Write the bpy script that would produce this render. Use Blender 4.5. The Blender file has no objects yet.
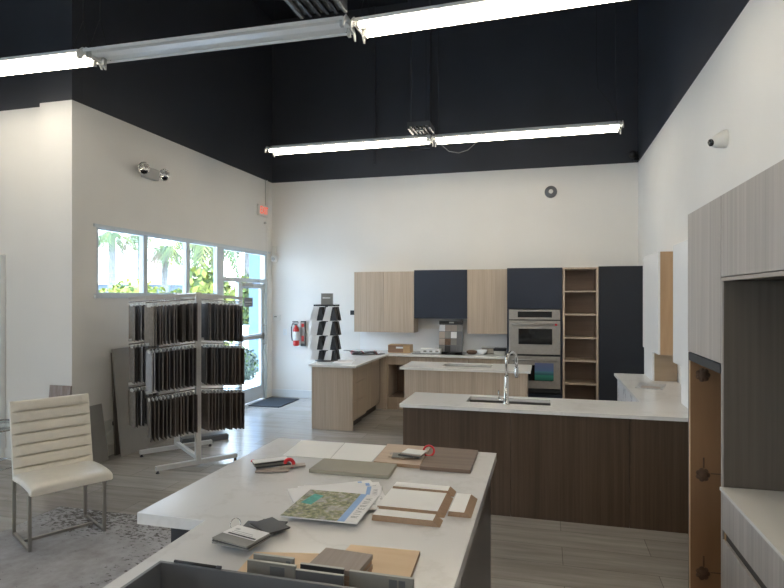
import bpy, bmesh, math, random
from mathutils import Vector, Matrix
random.seed(7)
SC = bpy.context.scene
COL = SC.collection
R = math.radians

# ------------------------------------------------------------------ materials
MATS = {}
def _new(name):
    m = bpy.data.materials.new(name); m.use_nodes = True
    nt = m.node_tree
    for n in list(nt.nodes):
        if n.type != 'OUTPUT_MATERIAL': nt.nodes.remove(n)
    out = [n for n in nt.nodes if n.type == 'OUTPUT_MATERIAL'][0]
    b = nt.nodes.new('ShaderNodeBsdfPrincipled')
    nt.links.new(b.outputs[0], out.inputs[0])
    MATS[name] = m
    return m, nt, b, out
def coords(nt, scale=(1,1,1), rot=(0,0,0)):
    tc = nt.nodes.new('ShaderNodeTexCoord'); mp = nt.nodes.new('ShaderNodeMapping')
    mp.inputs['Scale'].default_value = scale; mp.inputs['Rotation'].default_value = rot
    nt.links.new(tc.outputs['Object'], mp.inputs[0]); return mp
def ramp(nt, src, stops):
    r = nt.nodes.new('ShaderNodeValToRGB'); e = r.color_ramp.elements
    while len(e) < len(stops): e.new(0.5)
    for i, (p, c) in enumerate(stops):
        e[i].position = p; e[i].color = (*c, 1)
    nt.links.new(src, r.inputs[0]); return r
def noise(nt, mp, scale=5, detail=3, rough=.5):
    n = nt.nodes.new('ShaderNodeTexNoise'); n.inputs['Scale'].default_value = scale
    n.inputs['Detail'].default_value = detail; n.inputs['Roughness'].default_value = rough
    nt.links.new(mp.outputs[0], n.inputs['Vector']); return n
def plain(name, c, rough=.5, metal=0, var=.06, scale=6, spec=None, coat=0):
    m, nt, b, o = _new(name)
    n = noise(nt, coords(nt), scale, 3)
    lo = tuple(x*(1-var) for x in c); hi = tuple(min(1, x*(1+var)) for x in c)
    nt.links.new(ramp(nt, n.outputs[0], [(.3, lo), (.7, hi)]).outputs[0], b.inputs['Base Color'])
    b.inputs['Roughness'].default_value = rough; b.inputs['Metallic'].default_value = metal
    if spec is not None: b.inputs['Specular IOR Level'].default_value = spec
    if coat: b.inputs['Coat Weight'].default_value = coat; b.inputs['Coat Roughness'].default_value = .15
    return m
def wood(name, c1, c2, axis='z', rough=.45, fine=70, seg=1.3):
    m, nt, b, o = _new(name)
    s = {'z': (fine, fine, seg), 'x': (seg, fine, fine), 'y': (fine, seg, fine)}[axis]
    n = noise(nt, coords(nt, s), 1, 4, .6)
    s2 = tuple(q*.16 for q in s); n2 = noise(nt, coords(nt, s2), 1, 2, .5)
    mx = nt.nodes.new('ShaderNodeMath'); mx.operation = 'MULTIPLY_ADD'; mx.inputs[1].default_value = .6
    nt.links.new(n.outputs[0], mx.inputs[0])
    m2 = nt.nodes.new('ShaderNodeMath'); m2.operation = 'MULTIPLY'; m2.inputs[1].default_value = .4
    nt.links.new(n2.outputs[0], m2.inputs[0]); nt.links.new(m2.outputs[0], mx.inputs[2])
    nt.links.new(ramp(nt, mx.outputs[0], [(.36, c1), (.64, c2)]).outputs[0], b.inputs['Base Color'])
    b.inputs['Roughness'].default_value = rough
    return m
def emis(name, c, s):
    m, nt, b, o = _new(name)
    b.inputs['Base Color'].default_value = (*c, 1)
    b.inputs['Emission Color'].default_value = (*c, 1); b.inputs['Emission Strength'].default_value = s
    return m

plain('wall_paint', (.79, .775, .745), .8, var=.015, scale=1.5)
plain('navy_paint', (.046, .050, .062), .55, var=.1, scale=1)
plain('ceiling_paint', (.013, .0145, .02), .7, var=.1, scale=1)
plain('trim_white', (.74, .77, .79), .4, var=.01)
plain('frame_white', (.62, .68, .72), .35, var=.01)
plain('enamel_white', (.75, .75, .73), .35, var=.01)
plain('steel', (.40, .38, .35), .48, 1, var=.05, scale=30)
plain('chrome', (.62, .61, .59), .16, 1, var=.02)
plain('sink_steel', (.28, .27, .26), .35, 1, var=.05)
plain('dark_metal', (.03, .032, .036), .45, .3, var=.1)
plain('black_plastic', (.012, .012, .014), .4, var=.1)
plain('black_glass', (.008, .009, .01), .06, var=.05)
plain('grey_plastic', (.45, .45, .43), .5, var=.03)
plain('white_plastic', (.72, .72, .69), .45, var=.02)
plain('rack_white', (.60, .60, .59), .4, var=.02)
plain('leather', (.80, .76, .68), .38, var=.03, scale=20)
plain('satin_leg', (.48, .45, .41), .3, 1, var=.05)
plain('navy_lacquer', (.013, .020, .038), .5, var=.05, scale=3)
plain('pantry_navy', (.008, .011, .019), .5, var=.05, scale=3)
plain('dark_base', (.028, .027, .03), .3, var=.1)
plain('dark_brown', (.05, .04, .033), .6, var=.1)  # one even dark brown for toe kicks, drawer carcass and finger channels
plain('white_gloss', (.88, .89, .90), .25, var=.01)
plain('mdf', (.35, .235, .155), .75, var=.08, scale=60)
plain('sample_white', (.83, .83, .82), .45, var=.01)
plain('paper_white', (.78, .78, .79), .6, var=.02)
plain('paper_blue', (.25, .42, .72), .5, var=.05, scale=30)
plain('paper_grey', (.42, .43, .45), .6, var=.2, scale=60)
plain('teal', (.06, .36, .31), .5, var=.25, scale=60)
plain('red_plastic', (.62, .02, .03), .3, var=.05)
plain('red_paint', (.55, .03, .025), .3, var=.03)
plain('mat_black', (.035, .04, .048), .9, var=.3, scale=80)
plain('board_grey', (.30, .285, .265), .55, var=.05, scale=4)
plain('board_olive', (.29, .27, .215), .5, var=.04)
plain('chip_dark', (.03, .03, .032), .4, var=.2)
plain('chip_grey', (.22, .215, .20), .5, var=.1)
plain('chip_taupe', (.38, .32, .28), .5, var=.1)
plain('tray_grey', (.12, .125, .135), .3, var=.05)
plain('stone_brown', (.13, .075, .045), .7, var=.2, scale=30)
plain('ink', (.05, .05, .06), .6)
plain('glass_edge', (.25, .30, .29), .1, var=.02)
plain('asphalt', (.40, .42, .43), .9, var=.08, scale=2)
plain('stucco_blue', (0.106, 0.173, 0.269), .8, var=.04)
plain('stucco_dark', (0.060, 0.096, 0.156), .8, var=.05)
plain('stucco_white', (.8, .82, .82), .8, var=.03)
plain('roofing', (.10, .125, .155), .8, var=.05)
plain('trunk', (0.176, 0.176, 0.172), .9, var=.25, scale=8)
plain('frond_green', (0.050, 0.085, 0.028), .6, var=.4, scale=3)
plain('frond_yellow', (0.121, 0.142, 0.024), .6, var=.3, scale=3)
plain('frond_dry', (0.128, 0.101, 0.068), .8, var=.3, scale=3)
plain('hedge_green', (0.063, 0.101, 0.022), .7, var=.5, scale=6)
plain('hedge_yellow', (0.188, 0.210, 0.030), .7, var=.4, scale=6)
plain('bush_grey', (0.068, 0.092, 0.068), .7, var=.5, scale=12)
wood('oak_light', (.42, .335, .255), (.56, .46, .36), 'z')
wood('oak_shelf', (.22, .15, .105), (.29, .20, .145), 'x')
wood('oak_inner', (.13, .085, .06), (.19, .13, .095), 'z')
wood('walnut', (.064, .038, .021), (.115, .074, .046), 'z', .6, 50, 1.0)
wood('ash_grey', (.33, .30, .275), (.46, .42, .39), 'z', .5, 38, .8)
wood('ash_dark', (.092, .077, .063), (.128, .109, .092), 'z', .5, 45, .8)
wood('ash_taupe', (.26, .215, .19), (.35, .30, .27), 'y', .5)
wood('brown_board', (.145, .095, .07), (.20, .14, .105), 'x', .5)
wood('beige_board', (.47, .35, .265), (.55, .43, .33), 'x', .5)
wood('ply', (.42, .27, .15), (.53, .36, .215), 'z', .55, 14, 1.5)
wood('ply_orange', (.27, .15, .075), (.33, .19, .10), 'z', .5, 10, 1.2)
wood('ply_pale', (.66, .48, .31), (.72, .55, .37), 'x', .6, 20, 2)
wood('ply_back', (.36, .27, .18), (.44, .33, .23), 'x', .6, 14, 2)
wood('box_wood', (.38, .24, .12), (.52, .34, .18), 'x', .5, 30, 3)
wood('box_wood_dark', (.20, .11, .07), (.28, .16, .10), 'x', .5, 30, 3)
wood('grain_print', (.22, .16, .14), (.38, .33, .31), 'z', .5, 40, 2)
emis('tube_glow', (1.0, .91, .76), 13.2)
emis('exit_glow', (1.0, .13, .06), .7)

def marble(name, base, vein, amt=.5, scale=1.6, rough=.16):
    m, nt, b, o = _new(name)
    mp = coords(nt, (1, 1, 1), (0, 0, .6))
    n = noise(nt, mp, scale, 6, .62)
    sub = nt.nodes.new('ShaderNodeMath'); sub.operation = 'SUBTRACT'; sub.inputs[1].default_value = .5
    ab = nt.nodes.new('ShaderNodeMath'); ab.operation = 'ABSOLUTE'
    nt.links.new(n.outputs[0], sub.inputs[0]); nt.links.new(sub.outputs[0], ab.inputs[0])
    r = ramp(nt, ab.outputs[0], [(0.0, tuple(base[i]*(1-amt)+vein[i]*amt for i in range(3))), (.022, base)])
    nt.links.new(r.outputs[0], b.inputs['Base Color'])
    b.inputs['Roughness'].default_value = rough
    return m
marble('quartz_white', (.83, .825, .81), (.50, .48, .46), .16, 1.2, .22)
marble('quartz_island', (.665, .665, .67), (.46, .45, .44), .22, 1.2, .2)
marble('quartz_plain', (.82, .80, .76), (.6, .58, .55), .15, 1.0, .2)
marble('marble_front', (.80, .82, .85), (.35, .38, .42), .9, 2.6, .25)

def floor_mat():
    m, nt, b, o = _new('vinyl_plank')
    mp = coords(nt, (1, 1, 1))
    br = nt.nodes.new('ShaderNodeTexBrick')
    br.inputs['Scale'].default_value = 1; br.inputs['Brick Width'].default_value = 1.22
    br.inputs['Row Height'].default_value = .30; br.inputs['Mortar Size'].default_value = .0025
    br.inputs['Color1'].default_value = (.46, .435, .405, 1); br.inputs['Color2'].default_value = (.36, .335, .31, 1)
    br.inputs['Mortar'].default_value = (.22, .20, .19, 1); br.inputs['Bias'].default_value = 0
    nt.links.new(mp.outputs[0], br.inputs['Vector'])
    n = noise(nt, coords(nt, (1.6, 16, 1)), 1, 5, .65)
    r = ramp(nt, n.outputs[0], [(.3, (.78, .77, .76)), (.7, (1.12, 1.12, 1.12))])
    mx = nt.nodes.new('ShaderNodeMix'); mx.data_type = 'RGBA'; mx.blend_type = 'MULTIPLY'
    mx.inputs[0].default_value = 1
    nt.links.new(br.outputs[0], mx.inputs[6]); nt.links.new(r.outputs[0], mx.inputs[7])
    nt.links.new(mx.outputs[2], b.inputs['Base Color'])
    b.inputs['Roughness'].default_value = .22; b.inputs['Specular IOR Level'].default_value = 1.0
floor_mat()
def rug_mat():
    m, nt, b, o = _new('rug_pile')
    n = noise(nt, coords(nt), 1.6, 3, .6)                       # worn and dense areas
    n2 = noise(nt, coords(nt, (1, 1.7, 1), (0, 0, .5)), 24, 4, .7)   # leaf marks
    n3 = noise(nt, coords(nt), 5, 6, .7)                        # mottled pile
    tc = nt.nodes.new('ShaderNodeTexCoord'); sp = nt.nodes.new('ShaderNodeSeparateXYZ')
    nt.links.new(tc.outputs['Object'], sp.inputs[0])
    def mr(sock, a, b_, c, d):
        q = nt.nodes.new('ShaderNodeMapRange'); q.interpolation_type = 'SMOOTHSTEP'
        for i, v in enumerate((a, b_, c, d)): q.inputs[i+1].default_value = v
        nt.links.new(sock, q.inputs[0]); return q.outputs[0]
    def mth(op, x, y):
        q = nt.nodes.new('ShaderNodeMath'); q.operation = op
        for i, v in enumerate((x, y)):
            if isinstance(v, (int, float)): q.inputs[i].default_value = v
            else: nt.links.new(v, q.inputs[i])
        return q.outputs[0]
    border = mth('MAXIMUM', mr(sp.outputs['Y'], 1.0, 1.35, 0, .125), mr(sp.outputs['X'], -.1, .4, 0, .10))
    v = mth('ADD', mth('ADD', mth('MULTIPLY', n2.outputs[0], .75), mth('MULTIPLY', n.outputs[0], .35)), border)
    dark = ramp(nt, v, [(.0, (1, 1, 1)), (.665, (1, 1, 1)), (.71, (.32, .30, .28))])
    base = ramp(nt, n3.outputs[0], [(.35, (.32, .31, .31)), (.65, (.46, .46, .48))])
    mx = nt.nodes.new('ShaderNodeMix'); mx.data_type = 'RGBA'; mx.blend_type = 'MULTIPLY'; mx.inputs[0].default_value = 1
    nt.links.new(base.outputs[0], mx.inputs[6]); nt.links.new(dark.outputs[0], mx.inputs[7])
    nt.links.new(mx.outputs[2], b.inputs['Base Color']); b.inputs['Roughness'].default_value = .95
    b.inputs['Specular IOR Level'].default_value = .1
rug_mat()
def cover_mat():
    m, nt, b, o = _new('park_photo')
    n = noise(nt, coords(nt), 45, 5, .7)
    n2 = noise(nt, coords(nt), 13, 3, .6)
    r = ramp(nt, n.outputs[0], [(.34, (.02, .03, .02)), (.45, (.13, .15, .05)), (.54, (.26, .26, .12)), (.66, (.5, .48, .42))])
    r2 = ramp(nt, n2.outputs[0], [(.5, (0, 0, 0)), (.6, (1, 1, 1))])
    mx = nt.nodes.new('ShaderNodeMix'); mx.data_type = 'RGBA'; mx.inputs[7].default_value = (.38, .34, .36, 1)
    mt = nt.nodes.new('ShaderNodeMath'); mt.operation = 'MULTIPLY'; mt.inputs[1].default_value = .6
    nt.links.new(r2.outputs[0], mt.inputs[0]); nt.links.new(mt.outputs[0], mx.inputs[0])
    nt.links.new(r.outputs[0], mx.inputs[6]); nt.links.new(mx.outputs[2], b.inputs['Base Color'])
    b.inputs['Roughness'].default_value = .4
cover_mat()
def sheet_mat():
    m, nt, b, o = _new('blue_green_bands')  # colour bands running from green at the bottom to blue at the top
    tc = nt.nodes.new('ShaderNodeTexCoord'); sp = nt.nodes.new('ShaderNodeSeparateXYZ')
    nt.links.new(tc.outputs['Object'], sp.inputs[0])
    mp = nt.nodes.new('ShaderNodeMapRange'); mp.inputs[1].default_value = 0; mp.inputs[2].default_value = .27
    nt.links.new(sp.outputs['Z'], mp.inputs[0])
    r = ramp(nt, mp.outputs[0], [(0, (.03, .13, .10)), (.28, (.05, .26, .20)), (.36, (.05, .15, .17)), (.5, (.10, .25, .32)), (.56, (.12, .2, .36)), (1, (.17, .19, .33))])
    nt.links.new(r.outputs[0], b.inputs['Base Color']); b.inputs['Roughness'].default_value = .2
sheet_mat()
def glass_mat(name='clear_glass', tint=(.93, .97, .98)):
    m, nt, b, o = _new(name)
    nt.nodes.remove(b)
    tr = nt.nodes.new('ShaderNodeBsdfTransparent'); tr.inputs[0].default_value = (*tint, 1)
    gl = nt.nodes.new('ShaderNodeBsdfGlossy'); gl.inputs['Roughness'].default_value = .02
    mx = nt.nodes.new('ShaderNodeMixShader'); lw = nt.nodes.new('ShaderNodeLayerWeight'); lw.inputs[0].default_value = .5
    pw = nt.nodes.new('ShaderNodeMath'); pw.operation = 'POWER'; pw.inputs[1].default_value = 5
    fr = nt.nodes.new('ShaderNodeMath'); fr.operation = 'MULTIPLY_ADD'; fr.inputs[1].default_value = .6; fr.inputs[2].default_value = .03
    nt.links.new(lw.outputs['Facing'], pw.inputs[0]); nt.links.new(pw.outputs[0], fr.inputs[0])
    nt.links.new(fr.outputs[0], mx.inputs[0]); nt.links.new(tr.outputs[0], mx.inputs[1])
    nt.links.new(gl.outputs[0], mx.inputs[2]); nt.links.new(mx.outputs[0], o.inputs[0])
glass_mat()
SHADES = []
for i, c in enumerate([(.095,.082,.072),(.13,.112,.10),(.07,.06,.055),(.18,.155,.14),(.125,.098,.078),(.05,.045,.045),(.22,.195,.17)]):
    plain('swatch_%s' % 'abcdefg'[i], c, .5, var=.2, scale=25); SHADES.append('swatch_%s' % 'abcdefg'[i])
plain('swatch_pale', (.34, .34, .35), .5, var=.15, scale=20)

# ------------------------------------------------------------------ mesh builder
def wl(o):
    v = Vector((0, 0, 0))
    while o is not None: v = v + o.location; o = o.parent
    return v
class MB:
    def __init__(s): s.v = []; s.f = []; s.m = []; s.sm = []
    def add(s, vs, fs, mi=0, smooth=False, M=None):
        k = len(s.v)
        s.v += [(M @ Vector(v)) if M is not None else Vector(v) for v in vs]
        for f in fs: s.f.append([i + k for i in f]); s.m.append(mi); s.sm.append(smooth)
        return s
    def box(s, x0, x1, y0, y1, z0, z1, mi=0, M=None):
        vs = [(x0,y0,z0),(x1,y0,z0),(x1,y1,z0),(x0,y1,z0),(x0,y0,z1),(x1,y0,z1),(x1,y1,z1),(x0,y1,z1)]
        return s.add(vs, [(0,3,2,1),(4,5,6,7),(0,1,5,4),(1,2,6,5),(2,3,7,6),(3,0,4,7)], mi, False, M)
    def prism(s, poly, z0, z1, mi=0, M=None, side_mi=None):
        n = len(poly); vs = [(x, y, z0) for x, y in poly] + [(x, y, z1) for x, y in poly]
        s.add(vs, [tuple(range(n))[::-1], tuple(range(n, 2*n))], mi, False, M)
        k = len(s.v) - 2*n
        for i in range(n):
            j = (i+1) % n
            s.f.append([k+i, k+j, k+n+j, k+n+i]); s.m.append(mi if side_mi is None else side_mi); s.sm.append(False)
        return s
    def frustum(s, a, za, b, zb, mi=0, side_mi=None, M=None):
        n = len(a); vs = [(x, y, za) for x, y in a] + [(x, y, zb) for x, y in b]
        s.add(vs, [tuple(range(n))[::-1], tuple(range(n, 2*n))], mi, False, M)
        k = len(s.v) - 2*n
        for i in range(n):
            j = (i+1) % n
            s.f.append([k+i, k+j, k+n+j, k+n+i]); s.m.append(mi if side_mi is None else side_mi); s.sm.append(False)
        return s
    def tube(s, pts, r, n=8, mi=0, closed=False, smooth=True, M=None):
        pts = [Vector(p) for p in pts]; rs = r if isinstance(r, (list, tuple)) else [r]*len(pts)
        N = len(pts); vs = []; prev = None
        for i, p in enumerate(pts):
            if closed: d = pts[(i+1) % N] - pts[i-1]
            else: d = pts[min(i+1, N-1)] - pts[max(i-1, 0)]
            d.normalize()
            if prev is None:
                up = Vector((0,0,1)) if abs(d.z) < .9 else Vector((1,0,0))
                a = d.cross(up).normalized()
            else:
                a = (prev - d*prev.dot(d)).normalized()
            prev = a; b = d.cross(a)
            for q in range(n):
                t = 2*math.pi*(q+.5)/n
                vs.append(p + (a*math.cos(t) + b*math.sin(t))*rs[i])
        fs = []
        for i in range(N if closed else N-1):
            j = (i+1) % N
            for q in range(n):
                w = (q+1) % n; fs.append((i*n+q, i*n+w, j*n+w, j*n+q))
        s.add(vs, fs, mi, smooth, M)
        if not closed:
            k = len(s.v) - len(vs)
            s.f.append([k+q for q in range(n)][::-1]); s.m.append(mi); s.sm.append(False)
            s.f.append([k+(N-1)*n+q for q in range(n)]); s.m.append(mi); s.sm.append(False)
        return s
    def lathe(s, prof, c=(0,0,0), n=20, mi=0, M=None, smooth=True):
        vs = []
        for r, z in prof:
            for q in range(n):
                t = 2*math.pi*q/n; vs.append((c[0]+r*math.cos(t), c[1]+r*math.sin(t), c[2]+z))
        fs = []
        for i in range(len(prof)-1):
            for q in range(n):
                w = (q+1) % n; fs.append((i*n+q, i*n+w, (i+1)*n+w, (i+1)*n+q))
        s.add(vs, fs, mi, smooth, M)
        k = len(s.v) - len(vs)
        if prof[0][0] > 1e-4: s.f.append([k+q for q in range(n)][::-1]); s.m.append(mi); s.sm.append(False)
        if prof[-1][0] > 1e-4: s.f.append([k+(len(prof)-1)*n+q for q in range(n)]); s.m.append(mi); s.sm.append(False)
        return s
    def build(s, name, mats, parent=None, bev=0, local=False, seg=1):
        if isinstance(mats, str): mats = [mats]
        if parent is not None: org = wl(parent)
        elif local: org = Vector((0,0,0))
        else:
            xs = [v.x for v in s.v]; ys = [v.y for v in s.v]; zs = [v.z for v in s.v]
            org = Vector(((min(xs)+max(xs))/2, (min(ys)+max(ys))/2, min(zs)))
        me = bpy.data.meshes.new(name)
        me.from_pydata([tuple(v - org) for v in s.v], [], s.f)
        for m in mats: me.materials.append(MATS[m])
        for i, p in enumerate(me.polygons): p.material_index = s.m[i]; p.use_smooth = s.sm[i]
        bm = bmesh.new(); bm.from_mesh(me)
        bmesh.ops.remove_doubles(bm, verts=bm.verts, dist=1e-6)
        bmesh.ops.recalc_face_normals(bm, faces=bm.faces)
        if bev:
            es = [e for e in bm.edges if len(e.link_faces) == 2 and e.calc_face_angle(0) > .6]
            bmesh.ops.bevel(bm, geom=es, offset=bev, segments=seg, affect='EDGES', clamp_overlap=True)
        bm.to_mesh(me); bm.free(); me.update()
        o = bpy.data.objects.new(name, me); COL.objects.link(o)
        if parent is not None: o.parent = parent
        else: o.location = org
        return o
def tag(o, label=None, cat=None, group=None, kind=None):
    if label: o['label'] = label
    if cat: o['category'] = cat
    if group: o['group'] = group
    if kind: o['kind'] = kind
    return o
def thing(name, label, cat, loc=(0,0,0), group=None):
    o = bpy.data.objects.new(name, None); COL.objects.link(o); o.location = loc
    o.empty_display_size = .1
    return tag(o, label, cat, group)
def struct(mb, name, mats, parent=None, bev=0):
    o = mb.build(name, mats, parent, bev)
    if parent is None: o['kind'] = 'structure'
    return o
def kids(o): return [c for c in COL.objects if c.parent == o]
def dup(o, loc=None, rz=None, label=None, group=None, parent=None):
    c = o.copy(); COL.objects.link(c)
    if parent is not None: c.parent = parent
    if loc is not None: c.location = loc
    if rz is not None: c.rotation_euler = (0, 0, rz)
    if label: c['label'] = label
    if group: c['group'] = group
    for k in kids(o): dup(k, parent=c)
    return c
def mark(mb, name, mats, label, cat, bev=0, group=None):
    return tag(mb.build(name, mats, None, bev), label, cat, group)
def text(body, size, mat, parent, M, name='lettering', depth=.001, sx=1):
    cu = bpy.data.curves.new(name, 'FONT'); cu.body = body; cu.size = size; cu.extrude = depth
    cu.align_x = 'CENTER'; cu.align_y = 'CENTER'
    t = bpy.data.objects.new('tmp', cu); COL.objects.link(t)
    me = bpy.data.meshes.new_from_object(t.evaluated_get(bpy.context.evaluated_depsgraph_get()))
    bpy.data.objects.remove(t)
    me.transform(Matrix.Translation(-wl(parent)) @ M @ Matrix.Diagonal((sx, 1, 1, 1)))
    me.materials.clear(); me.materials.append(MATS[mat])
    o = bpy.data.objects.new(name, me); COL.objects.link(o); o.parent = parent
    return o
def MR(loc, rz=0, rx=0, ry=0):
    return Matrix.Translation(loc) @ Matrix.Rotation(rz, 4, 'Z') @ Matrix.Rotation(ry, 4, 'Y') @ Matrix.Rotation(rx, 4, 'X')

# ------------------------------------------------------------------ the room
XL, YB, XR, ZW, ZC = -4.93, 9.76, 1.41, 3.975, 7.0
YN, XF, YR = 5.08, -8.5, -4.5          # nook wall, far left wall, rear wall
LP = [(XF-.15, YR-.15), (XR+.15, YR-.15), (XR+.15, YB+.15), (XL-.15, YB+.15), (XL-.15, YN+.25), (XF-.15, YN+.25)]
struct(MB().prism(LP, -.12, 0), 'floor', 'vinyl_plank')
struct(MB().prism(LP, ZC, ZC+.1), 'ceiling', 'ceiling_paint')
w = MB()
def wl2(mb, x0, x1, y0, y1, z0=0):     # white below, navy above
    mb.box(x0, x1, y0, y1, z0, ZW, 0); mb.box(x0, x1, y0, y1, ZW, ZC, 1)
w = MB(); wl2(w, XL, XR+.15, YB, YB+.15); struct(w, 'wall_back', ['wall_paint', 'navy_paint'])
w = MB(); wl2(w, XR, XR+.15, YR, YB); struct(w, 'wall_right', ['wall_paint', 'navy_paint'])
w = MB(); wl2(w, XF, XR, YR-.15, YR); struct(w, 'wall_rear', ['wall_paint', 'navy_paint'])
w = MB(); G0, G1, GB, GT = -4.35, -.6, .15, 3.85        # far left wall: unseen window added and sized to let in more daylight
w.box(XF-.15, XF, YR-.15, G0, 0, ZW, 0); w.box(XF-.15, XF, G1, YN+.25, 0, ZW, 0); w.box(XF-.15, XF, G0, G1, 0, GB, 0)
w.box(XF-.15, XF, G0, G1, GT, ZW, 0); w.box(XF-.15, XF, YR-.15, YN+.25, ZW, ZC, 1)
struct(w, 'wall_far_left', ['wall_paint', 'navy_paint'])
w = MB(); n_ = 3
for i in range(n_+1):
    a = G0 + (G1-G0-.06)*i/n_
    w.box(XF-.11, XF-.04, a, a+.06, GB, GT)
w.box(XF-.11, XF-.04, G0, G1, GB, GB+.06); w.box(XF-.11, XF-.04, G0, G1, GT-.06, GT)
wf = struct(w, 'window_5', 'frame_white')
MB().box(XF-.08, XF-.07, G0+.02, G1-.02, GB+.05, GT-.05).build('pane', 'clear_glass', wf)
w = MB(); wl2(w, -5.36, XL, YN, YN+.15)
w.box(XF, -5.36, YN+.1, YN+.25, 0, ZW, 0); w.box(XF, -5.36, YN+.1, YN+.25, ZW, ZC, 1)
struct(w, 'wall_nook', ['wall_paint', 'navy_paint'])
w = MB()
Y0, Y1, ZB, ZT = 5.43, 9.58, 1.885, 2.645   # glazing on the left wall
w.box(XL-.15, XL, YN+.15, Y0, 0, ZW, 0); w.box(XL-.15, XL, Y0, 8.08, 0, ZB, 0)
w.box(XL-.15, XL, Y0, Y1, ZT, ZW, 0); w.box(XL-.15, XL, Y1, YB+.15, 0, ZW, 0)
w.box(XL-.15, XL, YN+.15, YB+.15, ZW, ZC, 1)
struct(w, 'wall_left', ['wall_paint', 'navy_paint'])
# window sashes in the band
edges = [(Y0, 6.27), (6.27, 7.17), (7.17, 7.96)]
for i, (a, b) in enumerate(edges):
    f = MB(); t = .04
    f.box(XL-.07, XL-.01, a, a+t, ZB, ZT); f.box(XL-.07, XL-.01, b-t, b, ZB, ZT)
    f.box(XL-.07, XL-.01, a+t, b-t, ZB, ZB+.018); f.box(XL-.07, XL-.01, a+t, b-t, ZT-.02, ZT)
    fo = struct(f, 'window_%d' % (i+1), 'frame_white')
    MB().box(XL-.05, XL-.045, a+t, b-t, ZB+.018, ZT-.02).build('pane', 'clear_glass', fo)
f = MB(); f.box(XL-.07, XL-.01, 7.96, 8.11, 0, ZT); f.box(XL-.07, XL-.01, 9.50, 9.58, 0, ZT)
f.box(XL-.07, XL-.01, 8.11, 9.50, 2.10, 2.17); f.box(XL-.07, XL-.01, 8.11, 9.50, ZT-.04, ZT)
f.box(XL-.07, XL-.01, 8.57, 8.66, 0, 2.10); f.box(XL-.07, XL-.01, 8.11, 8.57, 0, .12)
fo = struct(f, 'window_4', 'frame_white')
tag(MB().box(XL-.05, XL-.045, 8.11, 9.50, 2.17, ZT-.04).build('pane', 'clear_glass', fo), 'transom pane above the door')
tag(MB().box(XL-.05, XL-.045, 8.11, 8.57, .12, 2.10).build('pane', 'clear_glass', fo), 'tall sidelight pane beside the door')
struct(MB().box(XL, XL+.02, Y0-.05, 9.66, ZT, ZT+.035).box(XL, XL+.03, Y0-.04, 7.98, ZB-.05, ZB), 'trim_1', 'frame_white')
# glazed entrance door
f = MB(); a, b = 8.66, 9.50
f.box(XL-.09, XL-.04, a, a+.09, .02, 2.09); f.box(XL-.09, XL-.04, b-.09, b, .02, 2.09)
f.box(XL-.09, XL-.04, a+.09, b-.09, .02, .26); f.box(XL-.09, XL-.04, a+.09, b-.09, 2.0, 2.09)
f.box(XL-.09, XL-.04, a+.09, b-.09, 1.10, 1.19)
do = struct(f, 'door_1', 'frame_white')
MB().box(XL-.07, XL-.06, a+.09, b-.09, .26, 1.10).build('pane', 'clear_glass', do)
MB().box(XL-.07, XL-.06, a+.09, b-.09, 1.19, 2.0).build('pane', 'clear_glass', do)
MB().box(XL-.035, XL+.0, a+.05, b-.03, 1.12, 1.17).box(XL-.04, XL-.02, a+.05, a+.1, 1.09, 1.2).box(XL-.04, XL-.0, b-.13, b-.04, 1.08, 1.2).build('push_bar', 'steel', do, .004)
MB().box(XL-.04, XL+.03, 8.74, 9.0, 2.03, 2.09).tube([(XL+.01, 8.8, 2.08), (XL+.13, 8.98, 2.12), (XL, 9.25, 2.12)], .01, 6).build('door_closer', 'grey_plastic', do, .003)
MB().tube([(XL-.02, 9.46, 1.0), (XL+.03, 9.46, 1.0), (XL+.03, 9.46, 1.34), (XL-.02, 9.46, 1.34)], .01, 8).build('door_handle', 'steel', do)
MB().box(XL-.059, XL-.054, 8.83, 9.13, 1.68, 1.84, 0).box(XL-.054, XL-.053, 8.86, 9.10, 1.75, 1.77, 1).box(XL-.054, XL-.053, 8.86, 9.05, 1.71, 1.72, 1).build('door_notice', ['tray_grey', 'grey_plastic'], do)
# door frame at the far left edge
f = MB(); f.box(-7.0, -6.86, YN+.04, YN+.1, 0, 2.33).box(-6.07, -5.95, YN+.04, YN+.1, 0, 2.33).box(-6.86, -6.07, YN+.04, YN+.1, 2.25, 2.33)
d2 = struct(f, 'door_2', 'trim_white')
MB().box(-6.858, -6.072, YN+.055, YN+.095, 0.01, 2.248).build('door_leaf', 'trim_white', d2)
# baseboards
struct(MB().box(XL, -3.22, YB-.016, YB, 0, .14), 'baseboard_back', 'trim_white', bev=.003)
struct(MB().box(XL, XL+.014, YN+.0, 7.96, 0, .13), 'baseboard_left', 'wall_paint', bev=.003)
struct(MB().box(-5.36, XL+.014, YN-.014, YN, 0, .13).box(XF, -7.0, YN+.086, YN+.1, 0, .13).box(-5.95, -5.36, YN+.086, YN+.1, 0, .13), 'baseboard_nook', 'wall_paint')
# shallow chase and conduit on the upper back wall
struct(MB().box(-2.31, -1.92, YB-.09, YB, 4.4, ZC).box(-2.95, -2.92, YB-.03, YB, 4.2, ZC), 'trim_2', 'navy_paint')
struct(MB().tube([(XL+.02, 9.53, ZW), (XL+.02, 9.53, 2.62)], .01, 6), 'trim_3', 'wall_paint')

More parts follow.
